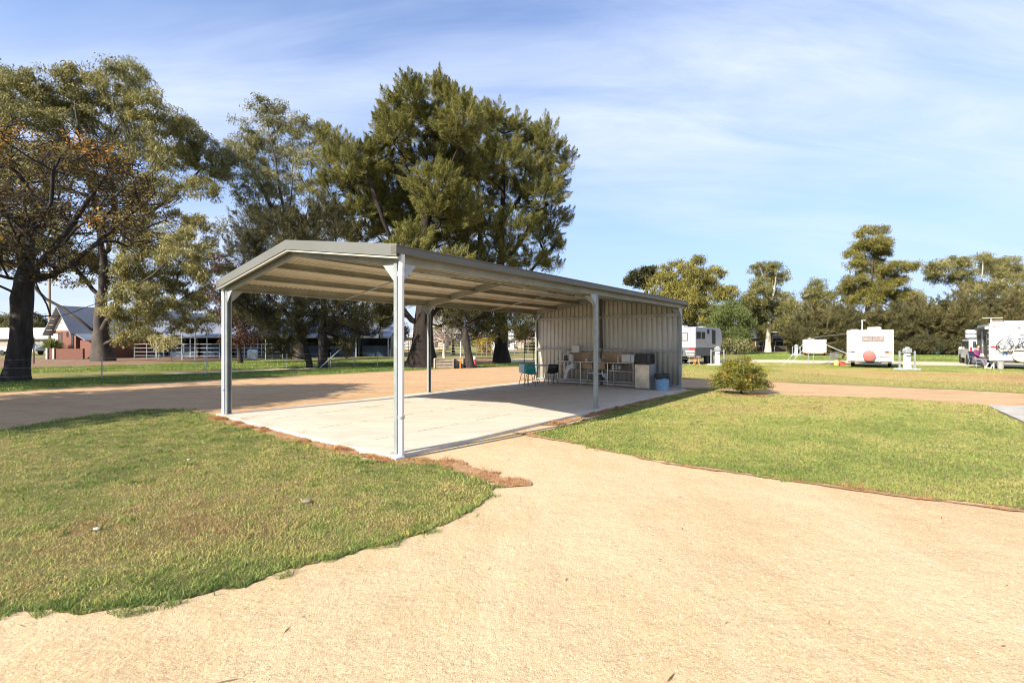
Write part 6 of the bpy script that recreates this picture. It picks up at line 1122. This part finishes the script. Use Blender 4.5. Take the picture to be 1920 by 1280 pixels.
# ------------------------------------------------------------------ between and beyond the casuarinas
def crate(px, py, label, rz, l=1.25):
    a = at(px, gd(py)); c = empty('timber_crate', a, rz, label, 'crate', 'timber crates under the casuarinas')
    for z in (0.12, 0.32, 0.52): MB().box((0, -0.4, z), (l, 0.03, 0.15)).build('side_slat', M['timber'], c); MB().box((0, 0.4, z), (l, 0.03, 0.15)).build('side_slat', M['timber'], c)
    for z in (0.12, 0.32, 0.52):
        for s_ in (-1, 1): MB().box((s_ * (l / 2 - 0.02), 0, z), (0.03, 0.76, 0.15)).build('end_slat', M['timber'], c)
    for sx in (-1, 1):
        for sy in (-1, 1): MB().box((sx * (l / 2 - 0.03), sy * 0.44, 0.33), (0.08, 0.05, 0.66)).build('corner_post', mat('pale_timber', (0.48, 0.43, 0.36), 0.8), c) if (sx, sy) == (-1, -1) else MB().box((sx * (l / 2 - 0.03), sy * 0.44, 0.33), (0.08, 0.05, 0.66)).build('corner_post', M['timber'], c)
    MB().box((0.05, 0, 0.64), (l, 0.9, 0.05), 0.08).build('lid', M['timber'], c)
    return c
crate(832, 690.5, 'grey timber crate with a loose lid at the foot of the huge casuarina', R(8)); crate(858, 689, 'timber crate behind the orange and white marker post', R(-6), 0.95)
mp_ = empty('marker_post', at(863, gd(691.5)), 0, 'thin post painted orange below and pale above by the crates', 'post')
MB().cyl((0, 0, 0), (0.01, 0, 0.72), 0.035).build('orange_part', M['orange'], mp_, smooth=True); MB().cyl((0.01, 0, 0.72), (0.03, 0, 1.75), 0.03).build('pale_part', mat('pale_pink_post', (0.62, 0.50, 0.46), 0.6), mp_, smooth=True)
bo = empty('traffic_cone', at(890, gd(688)), 0, 'slim red cone with a white top beside the crates', 'cone')
MB().lathe([(0.19, 0), (0.19, 0.03), (0.14, 0.05), (0.10, 0.55)], n=18).build('cone_body', M['red'], bo, smooth=True); MB().lathe([(0.10, 0.55), (0.085, 0.72), (0.05, 0.74)], n=18).build('cone_top', M['white'], bo, smooth=True)
ra = empty('tan_house', at(655, 98), R(-3), 'long tan walled building behind the white rail fence', 'house')
MB().box((6, 3, 1.3), (16, 6, 2.6)).build('wall', mat('tan_wall', (0.40, 0.30, 0.22), 0.8), ra); MB().prism([(-3, -0.8, 2.6), (-3, 3, 4.2), (-3, 6.8, 2.6)], (18, 0, 0)).build('roof', mat('pale_blue_grey_roof', (0.44, 0.50, 0.56), 0.5), ra)
for x in (1.5, 5, 9, 12): MB().box((x, -0.03, 1.3), (1.4, 0.08, 1.2)).build('window', mat('pale_window', (0.45, 0.50, 0.52), 0.3), ra)
aw_ = empty('awning_shelter', at(703, 84), R(0), 'small shelter with a pale blue hipped roof behind the white rails', 'shelter')
m = MB(); ap = [m.bm.verts.new(p) for p in ((-2.4, -1.6, 2.3), (2.4, -1.6, 2.3), (2.4, 1.6, 2.3), (-2.4, 1.6, 2.3))]; tp_ = m.bm.verts.new((0, 0, 3.2)); m.bm.faces.new(ap)
for i in range(4): m.bm.faces.new((ap[i], ap[(i + 1) % 4], tp_))
m.build('roof', mat('pale_blue_canvas', (0.40, 0.58, 0.66), 0.6), aw_)
for sx in (-1, 1):
    for sy in (-1, 1): MB().bar((sx * 2.2, sy * 1.4, 0), (sx * 2.2, sy * 1.4, 2.3), 0.08).build('post', M['galv'], aw_)
rails('white rail fence of the riding arena', (*at(640, 76)[:2], 0), (*at(735, 74)[:2], 0), 1.15, 2, 8, M['white'], 0.04)
ps = empty('pipe_stack', at(695, 56), R(2), 'low stack of dark blue pipes on the grass before the white rails', 'pipes')
for i in range(5):
    for j in range(3 - (i % 2) * 0): MB().cyl((-2.4 + 0.1 * i, j * 0.3 - 0.3, 0.13 + 0.0 * i + (0.24 if i > 2 else 0)), (2.4, j * 0.3 - 0.3 + (i % 3) * 0.05, 0.13 + (0.24 if i > 2 else 0)), 0.12, n=8).build('pipe', M['navy'], ps) if (i in (1, 4)) else None
for i, (a, b, D1, D2, l) in enumerate(((815, 880, 60, 58, 'brown cattle yard rails behind the timber crates'), (893, 932, 57, 56, 'brown cattle yard rails between the two casuarina trunks'), (952, 1004, 55, 52, 'brown cattle yard rails just left of the back wall'), (740, 775, 60, 60, 'cattle yard rails left of the huge casuarina trunk'))):
    rails(l, (*at(a, D1)[:2], 0), (*at(b, D2)[:2], 0), 1.75, 5, 5, mat('weathered_rail_%d' % i, (0.20, 0.165, 0.13), 0.7), 0.03, 'cattle yard rails')
for i, (px, D_, w_, h_, wc, rc, l) in enumerate(((935, 105, 8, 3.2, (0.74, 0.75, 0.78), (0.70, 0.71, 0.74), 'white shed seen between the casuarina trunks'), (800, 112, 9, 2.4, (0.45, 0.36, 0.28), (0.50, 0.20, 0.17), 'house with a faded red roof beyond the yards'), (985, 118, 14, 2.6, (0.42, 0.35, 0.29), (0.62, 0.58, 0.54), 'low pale roofed house just left of the back wall'))):
    h_o = empty('farm_house', at(px, D_), 0, l, 'house'); MB().box((0, 2.5, h_ / 2), (w_, 5, h_)).build('wall', mat('hw%d' % i, wc, 0.7), h_o); MB().prism([(-w_ / 2 - .4, -0.5, h_), (-w_ / 2 - .4, 2.5, h_ + 1.3), (-w_ / 2 - .4, 5.5, h_)], (w_ + .8, 0, 0)).build('roof', mat('hr%d' % i, rc, 0.6), h_o)
    MB().box((w_ * .2, -0.03, h_ * .45), (1.6, 0.08, h_ * .55)).build('door', M['dark'], h_o)
